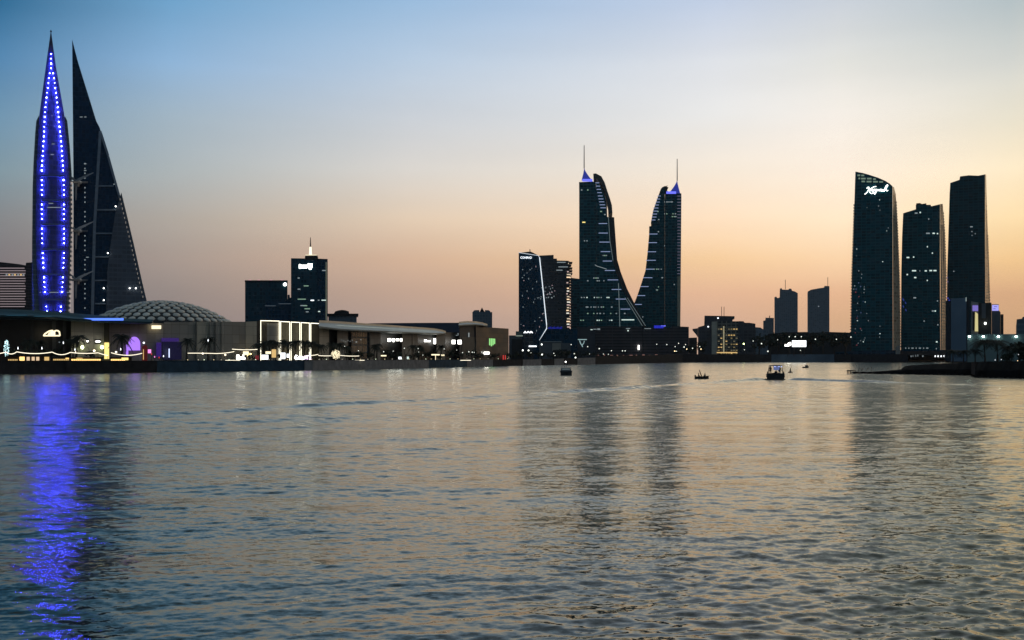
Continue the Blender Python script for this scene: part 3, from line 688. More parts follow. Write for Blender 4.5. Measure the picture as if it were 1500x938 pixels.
for x0,x1,y,mt in [(436,439,407.5,M_dim),(436,440,423.8,M_dim),(445,452,419,M_greenish),(455,460,440.2,M_white2),(465.5,468,440,M_dim),(471,477.5,440,M_pale),(472,477,396.5,M_dim),(444,450,448,M_greenish),(446,454,452.5,M_greenish),(448,452,457,M_dim),(466,469,456.5,M_pale),(436,448,438.5,M_greenish),(440,448,447.8,M_dim)]:
    plate(F, x0, x1, y-.7, y+.7, -.4 if x0 < 464 else 1.5, .3).build('lit_window', mt, ht)
F = Fr(502, 1000)
b = thing('low_building', 'flat roofed dark building with a domed roof hut right of the hotel tower', 'building', F.z(502,3))
MB().prism([F.P(q) for q in [(481,None),(481,463),(522.5,463),(522.5,None)]], F.n*30).build('body', F_grey, b)
MB().prism([F.P(q,-2) for q in [(480,462.9),(480,459.6),(525,459.6),(525,462.9)]], F.n*34).build('roof', M_black, b)
MB().prism([F.P(q,4) for q in [(489,459.5),(491,456.4),(496,454.8),(501,454.2),(506,454.8),(511,456.4),(511.4,459.5)]], F.n*14).build('roof_hut', M_black, b)
F = Fr(706, 1250)
b = thing('apartment_building', 'lone hazy block with notched roof behind the dark mall block', 'building', F.z(706,3))
MB().prism([F.P(q) for q in [(692,None),(692,457.5),(695,454.6),(702,454.4),(702,457),(710.4,457),(710.4,454.4),(716,454.6),(718,456),(718.5,457.6),(721,457.2),(721,None)]], F.n*25).build('body', F_grey, b)
MB().prism([F.P(q,3) for q in [(702.5,457.2),(706,450.6),(710,457.2)]], F.n*8).build('roof', M_black, b)

# ------------------------------------------------------------------ kinked hotel tower with outline lighting
F = Fr(800, 1150)
ct = thing('glass_tower', 'glass tower with white zigzag light line, lit balconies and lit sign', 'tower', F.z(800,3))
MB().prism([F.P(q) for q in [(759.8,None),(759.8,370.6),(790.2,375.4),(800.6,475),(800.6,481),(790,499),(790,None)]], F.n*28).build('front_slab', F_navy, ct)
MB().prism([F.P(q,2) for q in [(790.2,None),(790,374.6),(811,373.6),(811,379),(815.8,379),(815.8,381.8),(833,382.2),(829.4,400),(829.4,None)]], F.n*28).build('rear_slab', facade('balcony_glass', (.014,.022,.032), (.045,.05,.06), 3.6, .35, 3.4, .1, .25, .7), ct)
MB().prism([F.P(q,3) for q in [(760.5,370.5),(775,368.8),(778,369),(784,372),(789,374.6)]], F.n*20).build('roof', M_black, ct)
MB().tube([F.p(776.4,369,6), F.p(776.2,365.4,6)], .5).build('mast', M_black, ct)
ln = [(759.8,370.2),(788.5,374.6),(790.4,377.4),(795,420),(800.6,475),(800.8,481.3),(790.3,499)]
zz = MB(); zz.tube([F.p(x,y,-.7) for x,y in ln[:3]], .34, 5); zz.build('outline_light', glowing('outline_glow_top', (.75,.82,.9), .8), ct)
zz = MB(); zz.tube([F.p(x,y,-.7) for x,y in ln[2:]], .48, 5); zz.build('outline_light', glowing('outline_glow', (.85,.93,1), 1.2), ct)
text_mesh(F, 762.4, 779, 376, 379.2, 'CONRAD', -.6).build('lit_sign', M_white2, ct)
bal = MB()
for k in range(24):
    y = 384 + k*4.05; xr = 838.6 - (1.5 if k % 4 == 1 else 0)
    bal.prism([F.p(828.5,y+.9,0), F.p(xr,y+.9,0), F.p(xr,y-.3,0), F.p(828.5,y-.3,0)], F.n*22)
bal.build('balcony_stack', M_greyblock, ct)
MB().prism([F.P(q,6) for q in [(829.5,None),(829.5,383),(834.5,383),(834.5,None)]], F.n*14).build('balcony_core', M_dark, ct)
for k in range(24):
    y = 386.2 + k*4.05
    if random.random() < .18: continue
    x0 = 829.4 + random.random()*1.5; x1 = x0 + 2 + random.random()*4
    plate(F, x0, min(x1, 836.6), y-.9, y+.7, 4.0, .5).build('lit_balcony', glowing(f'balcony_glow_{k%4}', [(1,.82,.6),(1,.72,.45),(.95,.9,.8),(.9,.65,.6)][k%4], .7 + .3*(k % 3)), ct)
for i in range(60):
    if i < 34:
        x = random.uniform(762,796); y = random.uniform(384,494); off = -.4
        if x > np.interp(y,[375,475,499],[788,799,789]): continue
    else:
        x = random.gauss(803,6); y = random.gauss(431,5); off = -.4 if x < np.interp(y,[375,475],[790,800]) else 1.6  # cluster of reflected lights, also built as glowing plates like the windows
        if not 790 < x < 826: continue
    w, h = random.choice([(1,1.6),(1.4,1),(.8,2.2),(1.8,.9)])
    plate(F, x, x+w, y-h/2, y+h/2, off, .3).build('lit_window', random.choice([M_dim, M_dim, glowing('faint_window_and_reflection', (.3,.36,.42), .4), glowing('rosy_window_and_reflection', (.7,.5,.55), .5)]), ct)
for x0,x1,y in [(816,829,384.5),(818,832,391.2),(815,824,396)]: plate(F, x0,x1,y-.6,y+.6,1.5,.3).build('lit_window', M_dim, ct)
for i in range(16):
    x = 803 + i*1.3; h = 2 + (i*5 % 4); plate(F, x, x+.5, 481-h/2, 481+h, 1.4, .3).build('blue_light', glowing('deep_blue_light', (.03,.04,.8), .55), ct)
F = Fr(845, 1450)
b = thing('office_block', 'plain dark block squeezed between zigzag glass tower and curved tower', 'building', F.z(845,3))
MB().prism([F.P(q) for q in [(836,None),(836,407),(840,407.6),(851,409),(851,None)]], F.n*30).build('body', F_teal, b)

# ------------------------------------------------------------------ twin curved harbour towers
HG = 'twin curved towers with blue pyramid caps'
F = Fr(880, 1330); rngw = random.Random(3)
ta = thing('curved_tower', 'taller twin curved tower with blue pyramid cap, leaning right to its foot', 'tower', F.z(880,3), HG)
MB().prism([F.P(q) for q in [(848.4,None),(848.4,283.6),(848.2,267),(868.5,266),(873,268.5),(873,None)]], F.n*40).build('core', F_teal, ta)
sail = [(873.2,None),(873.2,267.5),(877,268),(884,280.5),(889,300.5),(889.5,318),(893,318),(894,352),(897.4,380),(903,400),(912,423),(922,444),(933,464.6),(941,478),(941,None)]
MB().prism([F.P(q,2) for q in sail], F.n*36).build('sail_body', F_teal, ta)
rim = [(869,254.6),(873,254.2),(881,258.5),(886,268),(889.9,280.6),(893.5,291),(896.4,301),(897.2,312),(891.5,312.6),(891,301),(886.6,283),(880.6,269.5),(873.5,262),(869.4,261)]
MB().prism([F.P(q,-1) for q in rim], F.n*42).build('crown_fin', facade('fin_cladding', (.05,.058,.06), (.08,.09,.095), 3.9, .25, 4, .1, .4, .3), ta)
rim2 = [(893.2,317.6),(899.8,318.6),(899.9,323),(904,380),(909,398),(918.5,423),(929,444),(939.6,464.6),(947,478),(941.4,478),(933.4,464.6),(922.4,444),(912.4,423),(903.4,400),(897.8,380),(894.4,352)]
MB().prism([F.P(q,-.5) for q in rim2], F.n*42).build('leading_edge', facade('edge_cladding', (.02,.022,.024), (.035,.035,.038), 3.9, .25, 4, .1, .4, .3), ta)
def pyramid(F, xa, x0, x1, ya, yb, off, mat, par):
    rings = []
    for f in (0, .25, .5, .75, 1):
        y = yb + (ya-yb)*f; w = (1-f)**1.35; l = xa-(xa-x0)*w; r = xa+(x1-xa)*w; d = 12*w+.2
        rings.append([F.p(l,y,off+20-d), F.p(r,y,off+20-d), F.p(r,y,off+20+d), F.p(l,y,off+20+d)])
    MB().loft(rings).build('pyramid_cap', mat, par)
pyramid(F, 855.7, 851.8, 867.5, 246.2, 264.6, 0, M_blueroof, ta)
plate(F, 853, 867.8, 262.4, 266, -1, .6).build('lantern_light', M_bluewash, ta)
MB().tube([F.p(855.7,247,20), F.p(855.7,213,20)], [.75,.5]).build('antenna', M_steel, ta)
ups = [268,272.8,277.6,282.4,287.2,291.6,295.8,300.2,304.6]
for i, y in enumerate(ups): plate(F, 872.2+i*.9, 877.8+i*1.22, y-.42, y+.42, -1.6, .5).build('light_bar', M_blueline, ta)
for y, xl, xr in [(327.6,877,889.4),(341.6,877,890.4),(354.8,878,893),(368.8,880,894),(382.6,883,896.5),(396.4,886,901),(410.2,890,905.5),(424.2,896,910),(438.3,902,917),(453,909,923)]:
    plate(F, xl, xr, y-.42, y+.42, .8, .6).build('light_bar', M_blueline, ta)
plate(F, 910.5, 929, 468, 469.4, .8, .6).build('light_bar', M_pale, ta)
for a, c in [((915.5,436),(941,477.5)),((919,436.5),(945.5,477.5)),((891.2,318),(893.4,352)),((893.4,352),(898,382))]:
    d = MB(); d.tube([F.p(*a,-1.2), F.p(*c,-1.2)], .32, 4); d.build('edge_line', glowing('grey_line_glow', (.3,.4,.42), .4), ta)
d = MB(); d.tube([F.p(906,415,.9), F.p(908,480,.9)], .4, 4); d.build('edge_line', glowing('grey_line_glow', (.3,.4,.42), .4), ta)
d = MB(); d.tube([F.p(871.4,388,-.6), F.p(874,389.8,-.6), F.p(888.6,394.4,.9)], .4, 4); d.build('light_bar', M_dim, ta)
for y, xs_ in [(436,(851,855,859,870,873.5,876.5,880,888.5,891)),(450,(858,860,865,869,872,876,880,883,895)),(459.4,(860,869,874,878,884,894,902,914)),(469.4,(850,853.5,874,877,880,892,895)),(407.5,(869,872,875)),(411.5,(860,874,877,884)),(325.8,(853,855)),(353,(855.5,859)),(374.5,(883,885,888)),(278.5,(851,860)),(310,(879,880)),(314.5,(885,886))]:
    for x in xs_:
        mt = M_yel if y == 325.8 else rngw.choice([M_dim, M_greenish, M_pale if y in (436,469.4) else M_dim])
        plate(F, x, x+rngw.uniform(1.1,2.4), y-.75, y+.75, -.5 if x < 873 else 1.5, .4).build('lit_window', mt, ta)

F = Fr(968, 1380)
tb_ = thing('curved_tower', 'shorter twin curved tower with blue pyramid cap, leaning left to its foot', 'tower', F.z(968,3), HG)
MB().prism([F.P(q) for q in [(974,None),(974,284.5),(985,283.5),(998,283.5),(998.2,288),(996.6,480),(996.6,None)]], F.n*40).build('core', F_teal, tb_)
MB().prism([F.P(q,2) for q in [(912,None),(929,444.5),(934,432),(939.6,415),(945.4,397),(948.4,372),(950.7,345),(951,331.8),(956.5,331),(956.5,327),(953.4,326.5),(957,308),(963.6,289),(968,277),(970.5,274),(973.8,275.5),(973.8,None)]], F.n*36).build('sail_body', F_teal, tb_)
MB().prism([F.P(q,6) for q in [(970,279),(970,274.6),(974,272.6),(979,274.6),(977,279),(982,284),(972,284)]], F.n*4).build('crown_fin', M_black, tb_)
MB().tube([F.p(973,274,8), F.p(978,272.4,8)], .45).build('roof_crane', M_black, tb_)
pyramid(F, 992, 979, 996.6, 264, 284, 0, M_blueroof, tb_)
plate(F, 976, 990.4, 280.6, 284, -1, .6).build('lantern_light', M_bluewash, tb_)
MB().tube([F.p(992,264.8,20), F.p(992,233,20)], [.75,.5]).build('antenna', M_steel, tb_)
for y, xl, xr in [(287.3,962.5,968),(291.7,961.5,967),(296.2,960,966.5),(300.5,958.6,965),(304.9,957,964.4),(309.4,956,963.4),(313.7,955,962.4),(318.1,954.4,961.6),(322.4,954,960),(343,950.6,963),(355.6,949.4,962.4),(369,948,961),(381.5,946,960.6),(394.5,945.6,957),(407,942,955.6),(420,938,950),(433.2,933.6,945),(446.2,929.4,940)]:
    plate(F, xl, xr, y-.4, y+.4, .8, .6).build('light_bar', M_blueline, tb_)
for k in range(26):
    y = 287.4 + k*4.55; plate(F, 992.2, 998.4 - k*.03, y-.34, y+.34, -.6, .5).build('light_bar', glowing('violet_grey_line', (.4,.38,.55), .4), tb_)
MB().prism([F.P(q,-.3) for q in [(992.4,478),(996.4,478),(996.4,405),(992.4,405)]], F.n*.4).build('edge_panel', plain('tan_edge_panel',(.5,.44,.32),.7), tb_)
for y, xs_ in [(296,(973,976,979,982,984)),(313.4,(973,976,985,988.5)),(317.5,(984,987,989)),(394.5,(957,961,964,968)),(407,(969,)),(420.5,(964,)),(425,(961,962.6)),(452,(974,)),(339.6,(963.5,)),(360,(973,)),(321.8,(964,)),(310,(963,)),(464.5,(941,)),(417,(987,))]:
    for x in xs_: plate(F, x, x+rngw.uniform(1.2,2.2), y-.7, y+.7, -.5 if x > 974 else 1.5, .4).build('lit_window', rngw.choice([M_dim, M_dim, M_greenish]), tb_)

F = Fr(925, 1180)
pk = thing('parking_podium', 'wide slatted parking podium under the twin curved towers', 'building', F.z(925,5))
MB().prism([F.P(q) for q in [(872,None),(872,478),(917,478.5),(941,479),(941,None)]], F.n*60).build('left_block', F_garage, pk)
MB().prism([F.P(q,1) for q in [(941.2,None),(941.2,480.5),(984,480.5),(984,478),(1009,479),(1009,None)]], F.n*60).build('right_block', F_garage, pk)
MB().prism([F.P(q,-2) for q in [(838,None),(838,484),(845,484),(845,479.6),(861,479.6),(861,478),(871.8,478),(871.8,None)]], F.n*50).build('entrance_block', facade('slate_wall', (.05,.058,.075), (.06,.07,.085), 8, .1, 9, .08, .5, .2), pk)
for x0,x1,y0,y1,mt in [(944,953.6,481.2,482,M_dim),(958,972,477,481,glowing('deep_blue_light',(.03,.04,.8),.55)),(968,975,477,478.4,M_bluewash),(934.6,936.6,506,512.5,M_white),(865,868,482.6,483.6,M_pale),(869,874,482,483,M_dim),(875,879,481.4,483.4,M_dim),(917,923,481,482,M_dim),(919,921,483.6,485.4,M_pale),(846.5,859.5,497,498.2,glowing('teal_line',(.4,.6,.62),.7))]:
    plate(F, x0,x1,y0,y1,-2.6,.5).build('lit_panel', mt, pk)
cn = MB(); cn.tube([F.p(x,y,-3) for x,y in [(849,499),(850.5,503.5),(852.5,506),(853.5,508.5)]], .5, 4); cn.tube([F.p(x,y,-3) for x,y in [(856,499.5),(855,503),(852.5,506)]], .4, 4)
cn.build('wall_emblem', glowing('teal_line',(.4,.6,.62),.7), pk)
for i in range(14):
    x = 875 + i*9.4; plate(F, x, x+rngw.uniform(1,5), 520+rngw.uniform(-.6,.6), 520.9, -1.2, .4).build('lit_panel', glowing('dusty_red_light', (.6,.3,.25), .5), pk)

# low blocks along the shore before the zigzag tower
F = Fr(765, 700)
b = thing('shore_pavilion', 'small pale terraced pavilion at the foot of the zigzag glass tower', 'building', F.z(765,3))
MB().prism([F.P(q) for q in [(745.5,None),(745.5,491.5),(764.5,491.5),(764.5,None)]], F.n*20).build('body', M_greyblock, b)
MB().prism([F.P(q,-1) for q in [(755.5,491.4),(755.5,485.6),(766,485.6),(766,491.4)]], F.n*16).build('upper_floor', plain('green_grey_wall',(.11,.14,.13),.7), b)
MB().prism([F.P(q,-1.5) for q in [(750,None),(750,497),(766,497),(766,None)]], F.n*1).build('glass_front', M_dark, b)
plate(F, 755.6,765.8,491.6,492.8,-1.8,.5).build('lit_panel', glowing('pale_green_band',(.5,.6,.5),.45), b)
sgm = MB()
for x0, x1, y0, y1 in ((767.2,769.6,488.2,485.4),(769.4,770.6,485.4,488.2),(771.6,773.4,488.2,485.6),(773.8,775.6,485.6,488.0),(776.4,777.6,488.2,485.4),(778.2,780.2,485.6,488.2),(768,771,487.2,487.2),(776,780,486.6,486.6)):
    sgm.tube([F.p(x0,y0,-4), F.p(x1,y1,-4)], .24, 4)
sgm.build('lit_sign', M_white2, b)
MB().prism([F.P(q,-2) for q in [(766.2,None),(766.2,484.4),(781,484.4),(781,None)]], F.n*14).build('entrance_block', facade('blue_black_front',(.012,.02,.028),(.03,.04,.05),3,.2,3,.2), b)
plate(F, 774.6,786,506.6,508.4,-4,.5).build('lit_panel', M_white2, b)
F = Fr(810, 700)
b = thing('shore_pavilion', 'long pale flat-roofed pavilion with tall wall panels by the sea wall', 'building', F.z(810,3))
MB().prism([F.P(q) for q in [(790,None),(790,500),(823,500),(823,502.5),(836,503),(836,None)]], F.n*25).build('body', M_greyblock, b)
plate(F, 797,822,500.2,501.2,-.8,.6).build('roof_edge', M_steel, b)
MB().prism([F.P(q,-.6) for q in [(809,514),(809,503),(821.5,503),(821.5,514)]], F.n*.5).build('wall_panel', M_stone2, b)
MB().prism([F.P(q,-.8) for q in [(810,None),(810,513),(831,512),(831,None)]], F.n*.6).build('glass_front', M_dark, b)
F = Fr(800, 760)
b = thing('dark_podium', 'blue black podium behind the long pale pavilion', 'building', F.z(800,3))
MB().prism([F.P(q) for q in [(781.5,None),(781.5,484),(790,499),(801,482),(846,482),(846,None)]], F.n*30).build('body', F_navy, b)

# ------------------------------------------------------------------ mid distance blocks
F = Fr(1065, 1150)
b = thing('apartment_block', 'pale gridded block with lit floors and flat roof slab facing the boats', 'building', F.z(1065,6))
MB().prism([F.P(q) for q in [(1042.5,None),(1042.5,471.5),(1050,471),(1050,None)]], F.n*30).build('end_wall', M_stone, b)
MB().prism([F.P(q,1) for q in [(1050.2,None),(1050.2,470.8),(1081.5,470.8),(1081.5,None)]], F.n*30).build('gridded_front', F_beige, b)
MB().prism([F.P(q,4) for q in [(1022.5,None),(1022.5,479.5),(1031.5,477),(1032,462.6),(1058,463),(1076,463.4),(1076,466),(1073,467.5),(1073,470.6),(1042.3,471),(1042.3,None)]], F.n*34).build('rear_block', facade('slate_block',(.03,.036,.045),(.055,.06,.07),3.6,.3,4,.2,.4,.4), b)
for x,yt in ((1057,449.4),(1060.6,449.6)): MB().tube([F.p(x,463,8), F.p(x,yt,8)], .3).build('antenna', M_black, b)
for r_ in range(9):
    for c_ in range(8):
        if random.random() < .45: continue
        x = 1051.6 + c_*3.75; y = 480.5 + r_*4.45
        plate(F, x, x+2.5, y+1.2, y+2.4, .4, .3).build('lit_window', random.choice([M_warmdim, glowing('amber_faint',(.8,.6,.25),.3), glowing('amber_faint2',(.75,.65,.4),.22)]), b)
plate(F, 1059.4, 1061, 478, 517, -.4, .4).build('stair_light', glowing('stair_glow',(.8,.72,.45),.4), b)
plate(F, 1050,1080,516,517.4,-.6,.4).build('stair_light', M_warmdim, b)
for x,y in ((1051.8,466.2),(1037.4,478.8)): MB().blob(F.p(x,y,2.5), .9, .4, .8).build('roof_lamp', M_white2, b)
b = thing('apartment_block', 'dark stepped block right of the gridded lit block', 'building', F.z(1095,6))
MB().prism([F.P(q) for q in [(1081.8,None),(1081.8,470.5),(1089,470.8),(1091,473),(1098,473),(1106.6,474.4),(1106.6,None)]], F.n*30).build('body', facade('slate_block',(.03,.036,.045),(.055,.06,.07),3.6,.3,4,.2,.4,.4), b)
MB().prism([F.P(q,1) for q in [(1106.8,None),(1106.8,479.5),(1114,480),(1117,482),(1125,486),(1125,None)]], F.n*30).build('low_wing', F_grey, b)
F = Fr(1003, 1200)
b = thing('low_block', 'small dark block beside the gap of sky, right of parking podium', 'building', F.z(1003,6))
MB().prism([F.P(q) for q in [(1009.2,None),(1009.2,495),(1021,494.6),(1021,None)]], F.n*30).build('body', M_greyblock, b)
MB().prism([F.P(q,2) for q in [(1014.6,484),(1014.4,482),(1022.4,481),(1022.4,494.5),(1019.6,490)]], F.n*8).build('slanted_roof', M_greyblock, b)
FG = 'hazy twin towers far behind'
F = Fr(1150, 2300)
b = thing('distant_tower', 'hazy stepped tower with centre mast, left of the hazy pair', 'tower', F.z(1150,6), FG)
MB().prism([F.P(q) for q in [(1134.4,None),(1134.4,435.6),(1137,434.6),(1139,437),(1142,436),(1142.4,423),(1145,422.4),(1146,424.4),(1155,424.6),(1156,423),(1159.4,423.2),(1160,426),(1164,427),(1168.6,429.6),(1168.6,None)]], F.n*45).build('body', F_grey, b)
MB().tube([F.p(1150.4,424,10), F.p(1150.4,410,10)], .6).build('mast', M_black, b)
b = thing('distant_tower', 'hazy tower with sloped roof and corner mast, right of the hazy pair', 'tower', F.z(1199,6), FG)
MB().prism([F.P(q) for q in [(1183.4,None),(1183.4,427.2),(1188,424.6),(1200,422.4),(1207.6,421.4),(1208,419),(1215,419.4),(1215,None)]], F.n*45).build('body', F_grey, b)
MB().tube([F.p(1212.6,419.4,10), F.p(1212.6,406.6,10)], .6).build('mast', M_black, b)
MB().blob(F.p(1199,449,-1), 1.4, .5, 1.2).build('lit_window', M_dim, b)
F = Fr(1126, 2400)
b = thing('distant_block', 'small hazy block touching the left foot of hazy stepped tower', 'building', F.z(1126,6))
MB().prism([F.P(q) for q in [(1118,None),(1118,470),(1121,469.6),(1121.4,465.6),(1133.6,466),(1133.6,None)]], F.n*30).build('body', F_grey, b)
MB().tube([F.p(1127.4,466,4), F.p(1127.4,462.6,4)], 1).build('roof_tank', M_black, b)
F = Fr(1165, 1010)
b = thing('billboard', 'bright white billboard with faint grey figures on the far shore', 'billboard', F.z(1170,6.6))
plate(F, 1160.2, 1181, 499, 508.4, 0, .6).build('screen', M_white2, b)
for q in [(1163,1167,502.4,503.6),(1169.6,1180,503.6,504.4),(1168.3,1169,500,508),(1172,1177,506,507),(1162,1167,505,505.8)]:
    plate(F, *q, -.3, .25).build('printed_mark', M_greyblock, b)
for x in (1163,1178): MB().tube([F.z(x,6), F.p(x,508.4,.3)], .35).build('post', M_black, b)
b = thing('lit_sign', 'white wave shaped lit sign left of the white billboard', 'sign', F.z(1154,6.6))
MB().prism([F.p(x,y) for x,y in [(1149.6,507.6),(1149.8,504.8),(1153,504.6),(1155.5,501.8),(1158.6,501.6),(1158.8,506),(1155,507.4)]], F.n*.4).build('panel', M_white, b)
MB().tube([F.z(1154,6), F.p(1154,507.4,.2)], .3).build('post', M_black, b)

# ------------------------------------------------------------------ three dark towers on the right
TG = 'three dark glass towers on the right'
def side_strip(F, rows, dep, mat, par, name):
    """rows: (y or None, x_in, x_out): a flank that turns away to the right"""
    rings = []
    for y, a, c in rows:
        rings.append([F.P((a,y),.3), F.P((c,y),dep), F.P((c,y),dep+14), F.P((a,y),dep+14)])
    return MB().loft(rings).build(name, mat, par)
def lit_random(F, par, n, x0, x1, y0, y1, seed, mats, off=-.5, sx=(1,2.4)):
    rg = random.Random(seed)
    for i in range(n):
        x = rg.uniform(x0,x1); y = rg.uniform(y0,y1); w = rg.uniform(*sx)
        plate(F, x, x+w, y-.7, y+.7, off, .4).build('lit_window', rg.choice(mats), par)
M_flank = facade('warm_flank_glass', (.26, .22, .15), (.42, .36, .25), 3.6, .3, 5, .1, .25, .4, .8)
F = Fr(1282, 1200)
t = thing('glass_tower', 'tall dark glass tower with curved top and white script sign', 'tower', F.z(1282,6), TG)
MB().prism([F.P(q) for q in [(1246,None),(1246.3,490),(1248,400),(1250.5,330),(1253,251.6),(1264,253.6),(1275,256.8),(1286,260.4),(1296.6,265),(1303,269),(1307.4,273),(1307.6,330),(1308,None)]], F.n*34).build('front_face', F_teal2, t)
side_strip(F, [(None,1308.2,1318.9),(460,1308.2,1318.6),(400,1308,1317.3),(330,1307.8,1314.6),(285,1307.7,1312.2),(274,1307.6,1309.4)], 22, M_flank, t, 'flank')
for xo in (.12,.42,.72):
    m_ = MB(); m_.tube([F.P((1308.2+(b_-1308.2)*xo, y),.3+22*xo-.5, 7) for y, b_ in ((None,1318.9),(460,1318.6),(400,1317.3),(340,1315))], .38, 4); m_.build('corner_fin', M_concrete, t)
bs = MB(); bl = MB()
for k in range(52):
    y = 296 + k*4.15; xo = np.interp(y,[285,330,400,460,512],[1312.2,1314.6,1317.3,1318.6,1318.9])
    bs.prism([F.p(xo-1.6,y+1.1,21), F.p(xo+1.0,y+1.1,21), F.p(xo+1.0,y-.6,21), F.p(xo-1.6,y-.6,21)], F.n*6)
    xl = np.interp(y,[251,330,400,490],[1253,1250.5,1248,1246.3])
    if y > 300: bl.prism([F.p(xl-1.3,y+.9,1), F.p(xl+.8,y+.9,1), F.p(xl+.8,y-.6,1), F.p(xl-1.3,y-.6,1)], F.n*6)
bs.build('balcony_stack', M_concrete, t); bl.build('balcony_stack', F_teal2, t)
K = lambda x, y: F.p(1240+x/16.67, 250+y/16.67, -.9)
sg = MB()
for st in [[(445,580),(490,548),(525,500),(553,430),(545,402),(515,412),(495,440)],[(725,390),(665,398),(605,440),(562,485),(575,538),(612,568),(650,550),(660,505)],
           [(600,500),(622,470),(645,455),(632,500),(655,505),(672,455),(684,455),(680,500),(698,458),(712,458),(708,500),(728,465)],
           [(728,455),(722,510),(705,565),(685,580),(672,560),(700,530)],[(725,465),(752,460),(745,500),(768,492),(775,458)],[(775,458),(772,500),(790,470),(805,462),(805,500),(825,490)],[(828,460),(845,452),(850,475),(838,500),(870,495)],
           [(905,500),(935,440),(965,380),(1000,345),(1012,362),(975,420),(920,500),(960,455),(985,450),(955,475),(985,500),(1015,488)],[(880,460),(878,500),(905,498)],[(845,505),(930,503)]]:
    sg.tube([K(*q) for q in st], .27, 5)
sg.build('script_sign', M_white, t)
for x0,x1,y in [(1256,1260,257),(1261.5,1266,257.2),(1257.5,1260,261.6),(1261.4,1268,261.8),(1270,1276.6,261.8),(1279,1283,262.6),(1262,1267,266),(1269.5,1276.6,266.2),(1279,1286,266.4),(1288,1293.6,266.6)]:
    plate(F, x0,x1,y-1.1,y+1.1,-.5,.4).build('crown_window', glowing('crown_green',(.35,.5,.38),.42), t)
for x,y in [(1288.5,293),(1270,304.4),(1287,302),(1289,308),(1301,334),(1299,338.5),(1293,383.5),(1255,365),(1254.5,375),(1258,397),(1262.4,402),(1252,419),(1266,420.5),(1266,424),(1265.6,429),(1267.4,442.6),(1269.6,459.4),(1289,478),(1289,489),(1288.6,494),(1267,495.4),(1264.6,501),(1262,484),(1272,470),(1253,482),(1256,470),(1255,455)]:
    MB().blob(F.p(x,y,-.6), rngw.uniform(.35,.75), .3, rngw.uniform(.35,.75)).build('lit_window', rngw.choice([M_dim,M_pale,M_dim]), t)
lit_random(F, t, 18, 1250, 1266, 400, 510, 5, [glowing('faint_blue_window',(.12,.18,.4),.5), M_dim, glowing('faint_red_window',(.5,.1,.12),.5)], -.5, (.6,1.4))

F = Fr(1351, 1235)
t = thing('glass_tower', 'shortest of three dark towers, with several lit windows and stepped roof', 'tower', F.z(1351,6), TG)
MB().prism([F.P(q) for q in [(1319.6,None),(1319.7,490),(1320.2,400),(1321.4,348),(1323,312.6),(1341.5,306.8),(1341.5,300.4),(1363,300.2),(1364.2,302.4),(1377,299.4),(1377,400),(1377.6,None)]], F.n*34).build('front_face', F_teal2, t)
MB().prism([F.P(q,8) for q in [(1342,300.6),(1342,298.2),(1347,297.6),(1351,299),(1357,298),(1357,300.6)]], F.n*8).build('roof_plant', M_black, t)
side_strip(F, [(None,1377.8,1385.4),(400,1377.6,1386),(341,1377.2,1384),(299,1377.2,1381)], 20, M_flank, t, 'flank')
for xo in (.2,.65):
    m_ = MB(); m_.tube([F.P((1377.8+(b_-1377.8)*xo, y),.3+20*xo-.5, 7) for y, b_ in ((None,1385.4),(400,1386),(330,1383.6))], .36, 4); m_.build('corner_fin', M_concrete, t)
bs = MB()
for k in range(48):
    y = 312 + k*4.15; xo = np.interp(y,[299,341,400,512],[1381,1384,1386,1385.4])
    bs.prism([F.p(xo-1.3,y+1,19), F.p(xo+.8,y+1,19), F.p(xo+.8,y-.6,19), F.p(xo-1.3,y-.6,19)], F.n*6)
bs.build('balcony_stack', M_concrete, t)
for x,y,w in [(1340,312.4,4),(1347,311.4,2),(1359.6,321,1.6),(1356.6,342,5.4),(1366,342,3.4),(1372.4,342.4,1.8),(1357.8,361.6,1.4),(1365,371,1.6),(1328,377.4,4),(1337.4,376.8,1.8),(1336,396.8,6),(1347,397,1),(1354.6,397,3),(1361.4,396.6,4),(1367.4,396.6,4.4),(1328,402.4,2),(1339,406.8,3.2),(1338,436.4,4),(1365,455.8,3),(1369,455.8,2),(1353,470.6,1.4),(1371,501,2.4),(1373,476,1.6),(1372.5,441,1.6),(1357.6,411,1.4),(1371,511,1.2)]:
    plate(F, x,x+w,y-.9,y+.9,-.5,.4).build('lit_window', rngw.choice([M_pale,M_dim,M_pale]), t)
for i in range(10): plate(F, 1326+i*3.6+(i%3), 1327.4+i*3.6+(i%3), 509.4, 511, -.5, .4).build('lit_window', M_dim, t)
for i in range(9):
    x = 1322 + (i*37 % 70)/10; y = 438 + (i*53 % 200)/10; plate(F, x,x+.9,y-1.1,y+1.1,-.5,.4).build('blue_light', glowing('navy_light',(.05,.09,.55),.45), t)

